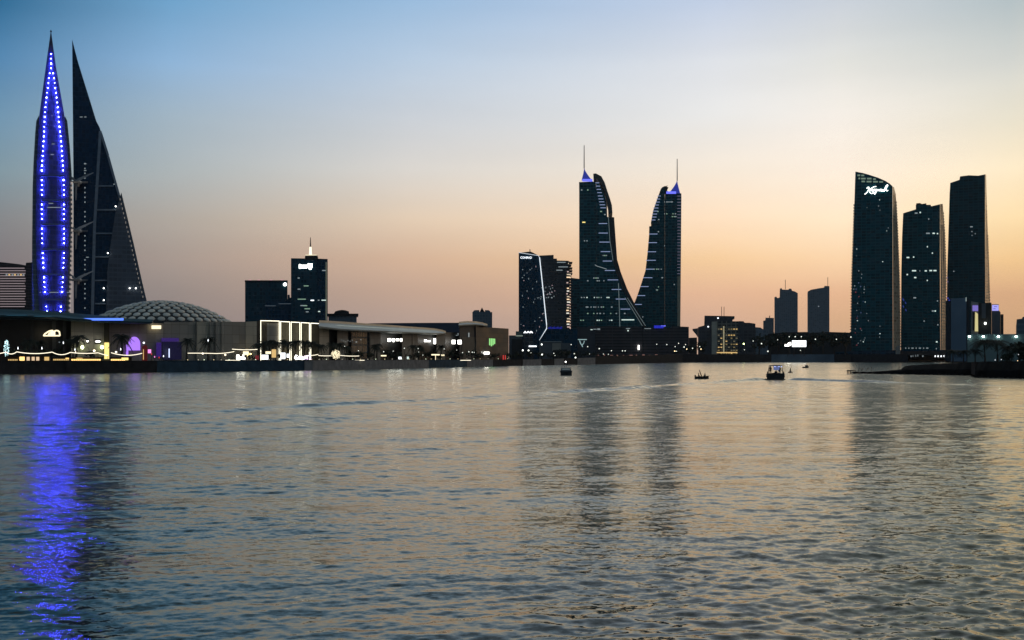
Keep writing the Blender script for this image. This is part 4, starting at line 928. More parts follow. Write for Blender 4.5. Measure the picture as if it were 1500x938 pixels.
F = Fr(1418, 1330)
t = thing('glass_tower', 'almost unlit dark tower at right of the trio, tallest-looking flat top', 'tower', F.z(1418,6), TG)
MB().prism([F.P(q) for q in [(1386,None),(1387.5,400),(1389.6,330),(1391,285),(1392,268.2),(1405.5,263.6),(1406.2,258.6),(1419,257),(1433,257.6),(1443,255.6),(1443,340),(1443.2,400),(1443.4,None)]], F.n*34).build('front_face', facade('night_teal_glass',(.001,.028,.04),(.004,.036,.05),3.6,.25,3.6,.12,.15,.6,tint=(.2,.75,.9)), t)
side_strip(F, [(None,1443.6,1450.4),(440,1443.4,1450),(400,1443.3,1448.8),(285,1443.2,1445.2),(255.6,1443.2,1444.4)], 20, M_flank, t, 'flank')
bs = MB()
for k in range(38):
    y = 345 + k*4.1; xo = np.interp(y,[285,400,440],[1445.2,1448.8,1450])
    bs.prism([F.p(xo-1.3,y+1,19), F.p(xo+.7,y+1,19), F.p(xo+.7,y-.6,19), F.p(xo-1.3,y-.6,19)], F.n*6)
bs.build('balcony_stack', M_concrete, t)
for x,y,w in [(1421,332.4,4),(1423,339.4,1.4),(1423.4,345,1),(1428,342.6,1),(1396.4,397.6,1.6)]: plate(F, x,x+w,y-.7,y+.7,-.5,.4).build('lit_window', M_dim, t)
for x,y in ((1386.6,407),(1387.2,413)): plate(F, x,x+2,y-.8,y+.8,-.5,.4).build('blue_light', glowing('violet_light',(.3,.25,.6),.4), t)

F = Fr(1310, 1100)
b = thing('tower_podium', 'long low blue black podium at the feet of the three towers', 'building', F.z(1310,6.5))
MB().prism([F.P(q) for q in [(1222,None),(1222,516),(1248,514.6),(1316,513),(1386,513),(1386,None)]], F.n*60).build('body', F_navy, b)
MB().prism([F.P(q,-8) for q in [(1312,None),(1312,509),(1318.6,504),(1319,None)]], F.n*8).build('entrance_wedge', M_stone2, b)
MB().prism([F.P(q,-6) for q in [(1319,None),(1319,514.6),(1386,514.6),(1386,None)]], F.n*5).build('terrace', plain('brown_terrace',(.035,.03,.03),.8), b)
for x,w,y in [(1325,1.4,522),(1328,1,522),(1334,1.2,522),(1337,.8,521.6),(1341,.9,521.4),(1344,1,521),(1351,1.6,521.8),(1302,3,524)]: plate(F, x,x+w,y-1.3,y+1.3,-6.4,.3).build('lit_panel', M_dim, b)
for x in (1369.2,1373.4,1377.8,1382): plate(F, x,x+1.6,520.6,523.2,-6.5,.3).build('lit_panel', M_white2, b)
for x0,x1,y in ((1348,1357,535),(1364,1368,534.6)): plate(F,x0,x1,y-.4,y+.4,-8,.3)

# far right group
F = Fr(1402, 650)
b = thing('windowless_block', 'windowless blue grey block in front of the rightmost dark tower', 'building', F.z(1402,5))
MB().prism([F.P(q) for q in [(1393,None),(1393,437.4),(1415.6,436.6),(1415.6,None)]], F.n*20).build('front_wall', M_blueblock, b)
MB().prism([F.P(q,1) for q in [(1385,None),(1385,442),(1392.8,437.6),(1392.8,None)]], F.n*20).build('left_return', plain('blue_black_cladding',(.012,.022,.035),.6), b)
MB().prism([F.P(q,1) for q in [(1415.8,None),(1415.8,437),(1420.4,437.6),(1420.4,None)]], F.n*20).build('right_return', plain('blue_black_cladding',(.012,.022,.035),.6), b)
plate(F,1414.6,1415.8,435.8,441.6,-.6,.5).build('edge_light', glowing('edge_pale',(.5,.62,.6),.5), b)
for x,y in ((1388.5,437),(1390.5,440)): MB().blob(F.p(x,y,.4), .5,.3,.5).build('blue_light', glowing('navy_light2',(.06,.08,.7),.5), b)
F = Fr(1440, 600)
b = thing('shop_building', 'pale building with violet lit panel and tall yellow lit slot', 'building', F.z(1430,5))
MB().prism([F.P(q) for q in [(1422.6,None),(1422.6,441.6),(1433,443.4),(1433,None)]], F.n*14).build('pale_wall', plain('off_white_wall',(.36,.33,.29),.7), b)
MB().prism([F.P(q,1) for q in [(1433.2,None),(1433.2,443.6),(1437,444),(1452.4,443.6),(1452.4,None)]], F.n*14).build('dark_wall', plain('olive_black_wall',(.04,.04,.035),.7), b)
plate(F,1424.6,1432.8,447.6,455.8,-.5,.4).build('violet_panel', glowing('violet_window',(.28,.22,.75),.7), b)
MB().prism([F.p(x,y,-.5) for x,y in [(1428,485.6),(1432.8,485.6),(1432.4,460),(1428.6,457)]], F.n*.4).build('lit_slot', glowing('slot_yellow',(.85,.75,.35),.75), b)
MB().prism([F.p(x,y,-.45) for x,y in [(1425,484),(1427.4,484),(1427.4,457),(1425,457)]], F.n*.4).build('dark_slot', M_dark, b)
MB().prism([F.P(q,0) for q in [(1438,466.5),(1438,444.6),(1444,444.6),(1444,466.5)]], F.n*1).build('bay_window', M_greyblock, b)
MB().blob(F.p(1443.3,474,-1), .75,.5,.75).build('wall_lamp', M_lamp, b)
F = Fr(1460, 640)
b = thing('shop_building', 'grey stepped building crowned by a blue violet lit screen', 'building', F.z(1460,5))
MB().prism([F.P(q) for q in [(1452.6,None),(1452.6,446),(1463,446),(1463,454.6),(1465.6,457.6),(1465.6,None)]], F.n*16).build('body', M_greyblock, b)
MB().prism([F.P(q,2) for q in [(1465.8,None),(1465.8,460.6),(1470,460.6),(1470,None)]], F.n*14).build('side_wing', plain('brown_grey_wall',(.06,.055,.05),.7), b)
plate(F,1453.2,1462.8,447,455.4,-.6,.4).build('lit_screen', glowing('screen_violet',(.42,.40,1),1.0), b)
plate(F,1456,1460.6,449,450,-.9,.25).build('screen_mark', glowing('screen_mark',(.2,.18,.7),.6), b)
plate(F,1455,1458.5,452,453,-.9,.25).build('screen_mark', glowing('screen_mark',(.2,.18,.7),.6), b)
F = Fr(1497, 700)
b = thing('low_block', 'grey block cut by the right edge of the view', 'building', F.z(1500,5))
MB().prism([F.P(q) for q in [(1488.4,None),(1488.4,478),(1489.4,468),(1497,467),(1498,464.4),(1530,464.4),(1530,None)]], F.n*20).build('body', F_grey, b)
F = Fr(1455, 420)
b = thing('flood_lit_hall', 'long low teal hall washed by four white floodlights behind palms', 'building', F.z(1455,4))
MB().prism([F.P(q) for q in [(1417,None),(1417,489.8),(1540,489.4),(1540,None)]], F.n*20).build('wall', M_whitewall, b)
for x in (1420,1440.4,1462.4,1488.4):
    fl = plate(F, x-1.6, x+1.6, 491.4, 492.2, -1.4, 1.2).build('floodlight', M_black, b)
    MB().blob(F.p(x,493.2,-.9), .55,.3,.3).build('flood_bulb', M_flood, fl)

# ------------------------------------------------------------------ near dark spit on the right
sp_top = [(1245,547.4,270),(1273,545.2,262),(1320,541.6,258),(1324,536.2,262),(1350,534.6,262),(1390,532.6,262),(1425,530.5,262),(1520,528.5,262),(1640,528.5,262)]
sp = MB(); front = [(1245,547.4),(1273,547.8),(1320,548.6),(1350,549),(1390,549.6),(1424,550.2),(1426,553.2),(1520,555),(1640,556)]
xs2 = np.linspace(1245, 1640, 70); rg = np.random.default_rng(4)
ringA, ringB, ringC, ringD = [], [], [], []
for x in xs2:
    yf = np.interp(x, [q[0] for q in front], [q[1] for q in front]); d = 4*FPX/(yf-HY); yt = np.interp(x, [q[0] for q in sp_top], [q[1] for q in sp_top])
    zt = max(.15, (CAMZ + (HY-yt)/FPX*(d+6))); j = lambda s: rg.normal(0, s)
    ringA.append(pz(x, -.4, d)); ringB.append(pz(x, min(zt, .5+.3*zt)+j(.05), d+2+j(.3))); ringC.append(pz(x, zt+j(.06), d+7+j(.5)))
    ringD.append(pz(x, zt*.9+j(.05), max(d+12, min(d+12+(x-1300)*.6, 330))))
ringE = [Vector((p.x*1.15, p.y*1.15, -.5)) for p in ringD]
sp.loft([ringA, ringB, ringC, ringD, ringE], closed=False)
structure('rocky_spit_ground', sp, M_soil)
# rocks along the spit's edge (uncounted rubble)
rk = MB(); rgp = random.Random(9)
for i in range(220):
    x = rgp.uniform(1250,1530); yf = np.interp(x, [q[0] for q in front], [q[1] for q in front]); d = 4*FPX/(yf-HY) + rgp.uniform(-.6,3)
    r0 = rgp.uniform(.12,.5); rk.blob(pz(x, rgp.uniform(-.1,.3), d), r0*rgp.uniform(1,1.8), r0, r0*.8, 5, 3)
o = rk.build('shore_rubble', M_soil); o['kind'] = 'stuff'

# ------------------------------------------------------------------ vegetation
def palm_mesh(seed, h, cr):
    rg = random.Random(seed); tr = MB()
    ln = Vector((rg.uniform(-.3,.3), rg.uniform(-.3,.3), 0))
    tr.tube([ln*(q*q) + Vector((0,0,h*q)) for q in (0,.2,.4,.6,.8,1)], [.30,.24,.2,.19,.19,.24], 7)
    top = ln + Vector((0,0,h)); fr = MB()
    nf = 30
    for i in range(nf):
        a = 2*math.pi*i/nf*1.618*4 + rg.uniform(-.2,.2); e = rg.uniform(-.5,1.15); l = cr*rg.uniform(.8,1.12)
        d = Vector((math.cos(a), math.sin(a), 0)); sd = Vector((-d.y, d.x, 0)); pts = []
        for s in range(8):
            q = s/7; pts.append(top + d*(l*q*math.cos(e*.75)) + Vector((0,0, l*(math.sin(e)*q*.95 - .72*q*q))))
        for s in range(7):
            p, p2 = pts[s], pts[s+1]; wl = cr*.27*(1-(s/7)**2.2)+.05
            for sg_ in (-1,1):
                for hh in (0,.5):
                    b0 = p.lerp(p2,hh); b1 = p.lerp(p2,hh+.32); tip = b1 + sd*sg_*wl + (p2-p)*.7 - Vector((0,0,wl*.45))
                    fr.add([b0, b1, tip], [(0,1,2)])
        fr.tube(pts, [.035]*8, 3)
    return tr, fr
PM = []
for s_, h_, c_ in ((1,5.6,2.5),(2,6.4,2.8),(3,4.6,2.3)):
    tr, fr = palm_mesh(s_, h_, c_)
    a = tr.build('trunk', M_palmtrunk); b_ = fr.build('crown', M_palm)
    PM.append((a.data, b_.data, h_, c_)); bpy.data.objects.remove(a); bpy.data.objects.remove(b_)
def palm(x, ytop, D, zb, v, label, group, wide=1.0):
    """ytop: photo row of the crown's heart"""
    r = thing('palm_tree', label, 'palm tree', pz(x, zb, D), group); md = PM[v]
    H = CAMZ + (HY-ytop)/FPX*D - zb; sc = H/md[2]
    for me, nm in ((md[0],'trunk'),(md[1],'crown')):
        o = bpy.data.objects.new(nm, me); COL.objects.link(o); o.parent = r
        o.scale = (sc*wide if nm == 'crown' else sc, sc*wide if nm == 'crown' else sc, sc)
    r.rotation_euler = (0,0,random.uniform(0,6))
    return r
PG = 'palms along the promenade'
pal = [(112,494,'tall dark palm left of the two round wall lamps'),(107,500,'shorter dark palm touching the edge of the pale stone wall'),(179,494,'palm beside the violet arch'),(-8,500,'palm cut by the left edge'),(40,500,'palm in front of the glazed wing below the crescent sign, nearer the left'),(58,502,'palm directly below the left end of the crescent sign'),(95,500,'palm right of the crescent sign'),
 (273,499,'first palm right of the indigo doorway'),(305,498,'palm before the curved brown wall'),(379,505,'palm left of the widest light frame'),(386,503,'palm inside the widest light frame, left'),(395,501.5,'palm in the middle of the widest light frame'),(404,502.5,'palm inside the widest light frame, right'),(414,501,'palm in the second light frame'),(422,503,'palm between the second and third light frames'),
 (432,501,'palm in the third light frame'),(446,501.5,'palm in the fourth light frame'),(457,503,'palm in the fifth light frame'),(471,506,'palm right of the light frames'),(484,504.5,'palm left of the fairy light tree'),(497,505,'palm right above the fairy light tree'),(508,508,'low palm right of the fairy light tree'),(548,507.5,'palm before the first grey wall panel of the silver canopy wing'),(552,506.4,'taller palm before the first grey wall panel of the silver canopy wing'),
 (606,507,'palm right of the wide grey wall panel'),(613,508,'palm between the two groups of shop signs'),(646,508,'palm before the end panel of the silver canopy wing'),(618,510,'low palm below the second group of shop signs')]
for i, (x, y, lb) in enumerate(pal):
    palm(x, y, shore_d(x)+14+(i % 3)*3, ground_z(x), i % 3, 'dark ' + lb if not lb.startswith(('tall','shorter','low','taller')) else lb, PG)
PG2 = 'palms on the right spit'
for x, y, w, v, lb in [(1443,501,1.5,1,'tall umbrella shaped palm, left of the tall pair by the flood-lit hall'),(1461.5,500.5,1.6,0,'tall umbrella shaped palm, right of the tall pair by the flood-lit hall'),(1475,510,1.2,2,'short palm right of the tall palm pair'),(1428.5,514,1.4,2,'short palm left of the tall palm pair'),
        (1411.5,515,1.3,2,'short palm below the right edge of the windowless block'),(1396,514.5,1.8,2,'short wide palm below the windowless block')]:
    palm(x, y, 262, 2.6, v, lb, PG2, w)
def leaf_tree(x, ytop, D, zb, w, label, group, seed, name='tree', cat='tree', dens=260):
    rg = random.Random(seed); H = CAMZ + (HY-ytop)/FPX*D - zb; W_ = w*D/FPX/2
    r = thing(name, label, cat, pz(x, zb, D), group); c = pz(x, zb, D)
    tr = MB(); tr.tube([c, c+Vector((.05*W_,0,H*.35)), c+Vector((0,0,H*.6))], [.06*H*.6+.05, .045*H*.6+.04, .03], 6)
    for k in range(4):
        a = k*1.6+rg.random(); tr.tube([c+Vector((0,0,H*(.3+.06*k))), c+Vector((math.cos(a)*W_*.6, math.sin(a)*W_*.6, H*(.6+.06*k)))], [.03*H*.5+.03,.02], 5)
    tr.build('trunk', M_bark, r)
    cr = MB(); cl = [(Vector((rg.uniform(-.7,.7)*W_, rg.uniform(-.6,.6)*W_, H*rg.uniform(.42,.82))), rg.uniform(.28,.5)*min(W_, H*.6)) for _ in range(9)]
    for i in range(dens):
        q, rad = rg.choice(cl); v = Vector((rg.gauss(0,1), rg.gauss(0,1), rg.gauss(0,1))).normalized()*rad*rg.uniform(.5,1.08)
        p = c + q + v; s = rg.uniform(.05,.11)*min(H, 2*W_); a, b2 = Vector((rg.gauss(0,1),rg.gauss(0,1),rg.gauss(0,1))).normalized(), Vector((rg.gauss(0,1),rg.gauss(0,1),rg.gauss(0,1))).normalized()
        cr.add([p-a*s, p+b2*s*.7, p+a*s, p-b2*s*.7], [(0,1,2,3)])
    cr.build('crown', M_leaf, r); return r
TGp = 'leafy trees and shrubs along the promenade'
tl = [(30,511,34,'dark bushy tree under the crescent sign at far left'),(52,513,22,'low dark shrub above the lit restaurant windows'),(84,509,20,'dark bushy tree right of the crescent sign'),(132,512,14,'dark shrub between the two greenish wall lamps'),(370,519,18,'dark shrub left of the bright letters'),(392,515,20,'dark bushy tree at the foot of the widest light frame'),(412,517,14,'small tree at the foot of the second light frame'),(470,519,18,'shrub left of the fairy light tree'),
  (512,516,18,'dark shrub right of the fairy light tree'),(526,514,18,'dark tree before the blue shop glass'),(541,516,16,'shrub between blue shop glass and grey panel'),(566,513,20,'dark tree below the first group of shop signs'),(582,515,16,'shrub below the right part of the first shop signs'),(598,519,14,'low shrub before the wide grey wall panel'),(612,514,18,'tree right of the wide grey wall panel'),(628,514,18,'tree below the second group of shop signs'),(643,517,14,'shrub before the end of the silver canopy'),
  (658,513,18,'tree below the twin square signs'),(673,516,16,'shrub right below the twin square signs'),(690,512.5,18,'tree before the dark mall block, left'),(703,517,16,'shrub before the dark mall block, middle'),(724,516,22,'tree below the green lit window'),(749,517,18,'shrub left of the small pale pavilion'),(760,516,16,'shrub before the small pale pavilion'),(781,513,20,'tree right of the small pale pavilion'),(793,515,14,'shrub at the left end of the long pale pavilion'),
  (806,517,16,'shrub before the long pale pavilion, left'),(819,512.5,18,'tree before the long pale pavilion, middle'),(830,513,14,'tree before the long pale pavilion, right'),(845,514,18,'tree right of the long pale pavilion'),(857,514.5,14,'tree under the teal wall emblem'),(872,516,14,'shrub at the left corner of the parking podium')]
for i, (x, y, w, lb) in enumerate(tl):
    leaf_tree(x, y, shore_d(x)+9+(i % 4)*3, ground_z(x), w, lb, TGp, 40+i)
TGf = 'dark tree line below the hazy towers'
fl = [(1112,488,22,'dark tree at the right end of the stepped block'),(1127,486,22,'dark tree below the small hazy block'),(1140,484,24,'dark tree under the hazy stepped tower, left'),(1156,483,26,'dark tree under the hazy stepped tower, right'),(1172,483.5,24,'dark tree between the two hazy towers'),(1188,485.5,24,'dark tree under the sloped hazy tower, left'),(1205,486,26,'dark tree under the sloped hazy tower, right'),(1222,485.5,24,'dark tree right of the sloped hazy tower'),(1238,485,24,'dark tree at the left foot of the script sign tower'),
      (1012,503,18,'dark tree below the gap of sky'),(1028,500,20,'dark tree left of the gridded lit block'),(993,510,16,'dark tree before the right end of parking podium')]
for i, (x, y, w, lb) in enumerate(fl):
    leaf_tree(x, y, 1090+(i % 3)*12, 6.6, w, lb, TGf, 140+i, dens=420)
hz = MB()
F = Fr(1185, 1180)
b = thing('low_block', 'low dark building behind the tree line of the hazy towers', 'building', F.z(1185,6))
MB().prism([F.P(q) for q in [(1118,None),(1118,490),(1150,487),(1184,486.5),(1184,488),(1215,486.5),(1247,487.5),(1247,None)]], F.n*30).build('body', plain('blackish_wall',(.02,.024,.028),.8), b)
for i, (x,y,w,lb) in enumerate([(1493,497,34,'dark bushy tree at the right edge of the view'),(1478,514,20,'low dark bush left of the bushy edge tree'),(1503,512,26,'low dark bush under the bushy edge tree')]):
    leaf_tree(x, y, 255, 2.5, w, lb, 'bushes on the right spit', 240+i, dens=500)

# ------------------------------------------------------------------ promenade lighting
def festoon(pts, D_off, label, r=.10, name='string_light', posts=True):
    P_ = [pt(x,y,shore_d(x)+D_off) for x,y in pts]
    root = thing(name, label, 'string light', Vector((P_[0].x, P_[0].y, ground_z(pts[0][0]))), 'festoon strings on the promenade')
    m_ = MB(); m_.tube(P_, r, 5); m_.build('lit_cable', M_festoon, root)
    if posts:
        for x, y in (pts[0], pts[-1]):
            p = pt(x,y,shore_d(x)+D_off); MB().tube([Vector((p.x,p.y,ground_z(x)-.1)), p+Vector((0,0,.15))], .06, 5).build('post', M_black, root)
def sag(x0,y0,x1,y1,s,n=9):
    return [(x0+(x1-x0)*k/(n-1), y0+(y1-y0)*k/(n-1)+4*s*(k/(n-1))*(1-k/(n-1))) for k in range(n)]
for a, lb in [((-30,516.5,8.8,516,2.5),'string of white festoon bulbs cut by the left edge'),((8.8,516,24.4,515.6,3),'short sagging festoon string at the cool lit statue'),((24.4,515.6,76.3,516,2.4),'longest festoon string, above the lit restaurant windows'),((76.3,516,102.8,516.4,3.6),'deep sagging festoon string below the right end of crescent sign'),((102.8,516.4,143.6,517,1.2),'nearly straight festoon string below the two wall lamps'),((143.6,517,158,521,.4),'short festoon string sloping to the yellow lit pillar'),((162.4,516.8,210.6,517,3.8),'sagging festoon string between yellow pillar and red kiosk'),
            ((274.8,517.6,312,518,-.2),'flat festoon string right of the indigo doorway'),((312,518,343,515.2,1),'rising festoon string below the curved brown wall'),((339.7,511.6,377,512,.8),'upper festoon string before the warm lit wall'),((446,521.5,466,519.4,.6),'festoon string right of the bright letters'),((466,521,484.6,521.4,.3),'festoon string left of the fairy light tree'),((498,520.8,526,521.6,.6),'festoon string right of the fairy light tree')]:
    festoon(sag(*a), 5, lb)
LG = 'street lamps along the far shore'
def lamp(x, y, D, size, mat, label, group=LG, zb=None, tear=False):
    zb = ground_z(x) if zb is None else zb; p = pt(x,y,D); mp_ = D/FPX
    r = thing('street_lamp', label, 'street lamp', Vector((p.x,p.y,zb)), group)
    MB().tube([Vector((p.x,p.y,zb-.1)), p], [.10,.06], 5).build('pole', M_black, r)
    if tear: MB().tube([p+Vector((0,-.1,-.2)), p+Vector((0,-.1,.1)), p+Vector((0,-.1,size*mp_*1.8))], [size*mp_*.25,size*mp_*.55,.03], 6).build('lantern', mat, r)
    else: size *= .72; MB().blob(p+Vector((0,-.1,0)), size*mp_*.5, size*mp_*.5, size*mp_*.5).build('lantern', mat, r)
for x,y,lb in [(26.6,511,'teardrop lantern left, between the cool statue and crescent sign'),(61.6,511,'teardrop lantern below the left end of the crescent sign'),(93,503,'teardrop lantern right of the crescent sign'),(110,513,'small teardrop lantern left of the greenish wall lamp'),(177,512.5,'teardrop lantern left of the violet arch'),(305,499.6,'single arm lantern before the curved brown wall')]:
    lamp(x,y,shore_d(x)+8,1.5,M_white2,lb,'teardrop lanterns on the promenade',tear=True)
la = [(505,507.5,1.6,'white lantern above the fairy light tree, right'),(525,514,1.8,'white lantern below the blue shop glass'),(562,515.4,2,'white lantern on a low stand below the first shop signs'),(576,514.6,1.6,'white lantern under the first group of shop signs'),(592.4,510.4,2,'white lantern at the wide grey wall panel'),(612.6,510.8,1.6,'thin lantern right of wide grey panel'),(613.4,515.8,1.4,'lower of two thin lanterns right of the wide grey panel'),(650.6,511.4,1.8,'white lantern at the end of the silver canopy'),(619.6,520.4,2,'bright lantern on promenade right of the thin pair'),
      (669,513,1.3,'small lantern under the left square sign'),(677.6,516.8,1.8,'lantern under the right square sign'),(686.8,515.6,2.2,'bright lantern at dim stone panel'),(691.8,516.2,2,'left of the lantern pair before the dark block'),(694.6,516.4,1.6,'right of the lantern pair before the dark block'),(705.6,516,1.6,'lantern left of the low white sign by the green window'),(765.8,513.4,3.2,'big white globe lamp, left of two beside the small pale pavilion'),(774.2,513.6,2.8,'big white globe lamp, right of two beside the small pale pavilion'),(777.6,517,1.8,'small lamp right below the two big globes'),
      (793.6,504.8,3,'bright lamp at the left end of the long pale pavilion'),(794,519.6,3.2,'bright low lamp before the long pale pavilion, left'),(811.2,517.8,2,'lamp before the middle of the long pale pavilion'),(813,521,1.4,'small greenish lamp below the middle of the pavilion'),(836.6,505,2,'lamp post at the right end of the long pale pavilion'),(841.2,518.4,2,'lamp right of the long pale pavilion'),(843,524,2.6,'low bright lamp near the sea wall before the boat'),(860.8,508,2,'lamp beside the teal wall emblem'),(863.4,518.6,2,'lamp right below the teal wall emblem')]
for x,y,s,lb in la: lamp(x,y,shore_d(x)+10,s,M_lamp if s > 2.3 else M_lampdim,lb)
lb2 = [(877.8,511,2.6,'rosy lamp at the left corner of the parking podium',0),(884,518.8,1.6,'small lamp before the parking podium, first from left',0),(891.2,519.3,1.6,'small lamp before the parking podium, second from left',0),(895.6,514,2,'hanging lamp before the parking podium left block',0),(895.8,522.6,2.6,'low warm lamp before the parking podium left block',1),(904.2,522.4,3,'low wide warm lamp before the parking podium left block',1),(911.8,514.2,2.2,'left of the lamp pair on the parking podium slats',0),(915.8,514.2,2,'right of the lamp pair on the parking podium slats',0),
   (962,504.6,1.8,'high lamp in the middle of the right podium block',0),(976.8,505,2,'tall lamp post right of the middle of podium',0),(971.8,520.6,2,'reddish low lamp under the right podium block',1),(989,508,1.8,'upper lamp of the cluster at the right podium end',0),(988.4,514.6,2.4,'left lower lamp of the cluster at the right podium end',1),(991,514.8,1.8,'right lower lamp of the cluster at the right podium end',0),(994,503.2,2,'highest lamp of the cluster at the right podium end',0),(1002,508.6,2.6,'bright lamp left of the gap of sky',0),(1004.2,505,1.8,'small lamp above the bright one left of gap',0),(1006,511.6,2,'low lamp under the gap of sky, left',1),(1014.4,510.4,2.2,'lamp under the gap of sky',0),(1025,508,1.8,'upper of two lamps left of the gridded lit block',0),(1026.8,511.6,2.2,'lower of two lamps left of the gridded lit block',1),
   (1089.4,504,3.4,'yellow green lamp before the dark stepped block',2),(1090.4,512.6,1.6,'small lamp under the yellow green one',0),(1103.2,499.8,1.8,'high lamp before the stepped block',0),(1115.4,503.6,2.8,'bright lamp right of the stepped block',0),(1124.8,514.8,2.8,'low bright lamp left of the pale revetment',0),(1139,498,1.6,'dim lamp left of the wave shaped sign',0),(1156,493.4,2,'left of three lamps in a row over the billboard',0),(1164.8,493.4,2.4,'middle of three lamps in a row over the billboard',0),(1173.8,493.4,2.2,'right of three lamps in a row over the billboard',0),(1172.4,513.4,1.8,'lamp under the white billboard',0),(1194.4,497.2,2.4,'lamp right of the billboard',0),(1225.2,497.2,2,'lamp post midway between billboard and script sign tower',0),(1246.4,494,2.4,'lamp at the left foot of the script sign tower',0)]
mats3 = [M_lampdim, M_lampw, glowing('lime_lamp',(.8,1,.3),7)]
for x,y,s,lb,k in lb2: lamp(x,y,1040 if x < 1130 else 1015,s,mats3[k],lb)
for x,y,s,lb in [(1457.5,527.6,1.4,'left of two small lamps below the tall palm pair'),(1466.4,527,1.2,'right of two small lamps below the tall palm pair'),(1491.6,519.6,1.2,'small lamp in the dark bushes at the right edge'),(1490.4,529,2,'low warm lamp under the bushes at the right edge')]:
    lamp(x,y,236,s,M_white2 if s < 1.9 else M_lampw,lb,'small lamps on the right spit',zb=2.4)
for i in range(40):
    x = 277 + i*11.9 + random.uniform(-2.5, 2.5); p = pt(x, 527.3 - (x-277)*.0035, shore_d(x)+3.2)
    bo = thing('bollard_light', 'small warm bollard light in the long row along the promenade edge before the mall', 'bollard light', Vector((p.x, p.y, ground_z(x))), 'bollard lights along the promenade edge')
    MB().tube([Vector((p.x,p.y,ground_z(x)-.05)), p-Vector((0,0,.12))], .05, 5).build('post', M_black, bo)
    MB().blob(p, .15, .15, .1).build('lamp', glowing('bollard_glow_%d' % (i % 3), [(1,.8,.45),(1,.9,.7),(.85,1,.7)][i % 3], [1.4, .8, 2.2][i % 3]), bo)
# restaurant pavilions behind the left sea wall
def pavilion(x0, x1, yroof, wins, label):
    d = shore_d((x0+x1)/2)+4; Fp = Fr((x0+x1)/2, d)
    r = thing('restaurant_kiosk', label, 'kiosk', Fp.z((x0+x1)/2, 3), 'lit restaurant kiosks on the terrace')
    MB().prism([Fp.P(q,1,3) for q in [(x0,None),(x0,yroof+1),(x1,yroof+1),(x1,None)]], Fp.n*4).build('body', plain('dark_brown_timber',(.035,.022,.012),.7), r)
    plate(Fp, x0-1, x1+1, yroof, yroof+.9, -.6, 6).build('roof', M_black, r)
    for a, c, y0, y1, mt in wins: plate(Fp, a, c, y0, y1, .6, .3).build('lit_window', mt, r)
    plate(Fp, x0, x1, 529.0, 529.8, -.3, 1.1).build('deck_edge', plain('amber_deck',(.25,.14,.05),.6), r)
pavilion(10, 37, 521, [(12+i*2.4,13.6+i*2.4,526.4,528.4,M_warmdim) for i in range(6)] + [(28.6,36,522.8,528.4,M_warm)], 'leftmost restaurant kiosk with one big amber window')
pavilion(38, 75, 521, [(39,43.6,523,528.4,M_cream if False else glowing('peach_window',(1,.72,.45),.8)),(46.4,50.8,523,528.4,glowing('peach_window',(1,.72,.45),.8)),(53,57.6,523,528.4,glowing('peach_window',(1,.72,.45),.8)),(65,72,523,528.4,M_warmdim)], 'restaurant kiosk with four peach lit windows')
pavilion(77, 102, 523.6, [(78+i*2.6,80+i*2.6,526,528.2,M_warmdim) for i in range(9)] + [(96,101,523.9,525.6,M_warm)], 'restaurant kiosk with a row of tiny warm windows below deep festoon')
pavilion(103.5, 150, 523.4, [(104.6+i*2.9,106.8+i*2.9,526.2,528.4,M_warm) for i in range(15)] + [(112,121,523.6,525.8,M_warmdim)], 'longest restaurant kiosk, left of the yellow lit pillar')
pavilion(161, 193, 523.2, [(162+i*2.7,164.2+i*2.7,526.2,528.4,M_warm) for i in range(8)] + [(178,188,523.5,527.8,M_yel)], 'restaurant kiosk between yellow pillar and red kiosk')
# cool lit statue tree, red kiosk, lit letters, fairy light tree
def fairy_tree(x, y0, y1, w, mat, label, name, cat, n, seed, D):
    rg = random.Random(seed); c = pz(x, ground_z(x), D); H = CAMZ+(HY-y0)/FPX*D - c.z; W_ = w*D/FPX/2
    r = thing(name, label, cat, c); tr = MB(); tr.tube([c, c+Vector((0,0,H*.6))], [.16,.07], 6)
    for k in range(6):
        a = k*1.05; tr.tube([c+Vector((0,0,H*.35)), c+Vector((math.cos(a)*W_*.8, math.sin(a)*W_*.8, H*rg.uniform(.6,.95)))], [.06,.03], 4)
    tr.build('trunk', M_bark, r); m_ = MB()
    for i in range(n):
        v = Vector((rg.gauss(0,1),rg.gauss(0,1),rg.gauss(0,1))).normalized()*rg.random()**.4; m_.blob(c+Vector((v.x*W_, v.y*W_, H*.58+v.z*H*.42)), .09,.09,.09,4,3)
    o = m_.build('fairy_lights', mat, r); o['kind'] = 'stuff'
fairy_tree(492, 512.5, 527, 14, M_cream, 'small tree wrapped in cream fairy lights on the promenade', 'tree', 'tree', 320, 1, shore_d(492)+5)
fairy_tree(9.5, 496, 518, 8, glowing('cool_fairy', (.6,.95,1), 2.2), 'slim tree wrapped in cool white fairy lights at far left', 'tree', 'tree', 130, 2, shore_d(9)+7)
D_ = shore_d(215)+4; Fp = Fr(213, D_)
r = thing('red_kiosk', 'dark red lit post kiosk between festoon string and indigo doorway', 'kiosk', Fp.z(213,3))
MB().prism([Fp.P(q,0,3) for q in [(208,None),(208,508),(213.6,505),(216,508),(216,None)]], Fp.n*2).build('body', glowing('dark_red_lit',(.16,.01,.01),.35), r)
plate(Fp, 209.6,210.6,512,527,-.4,.3).build('light_strip', M_warmdim, r)
plate(Fp, 216.6,221.4,512,517.6,.4,.4).build('pink_panel', M_pink, r)
MB().blob(Fp.p(210.6,502.4,.5),.3).build('top_lamp', M_white2, r); MB().tube([Fp.p(210.6,508,.5),Fp.p(210.6,502.6,.5)],.05).build('pole', M_black, r)
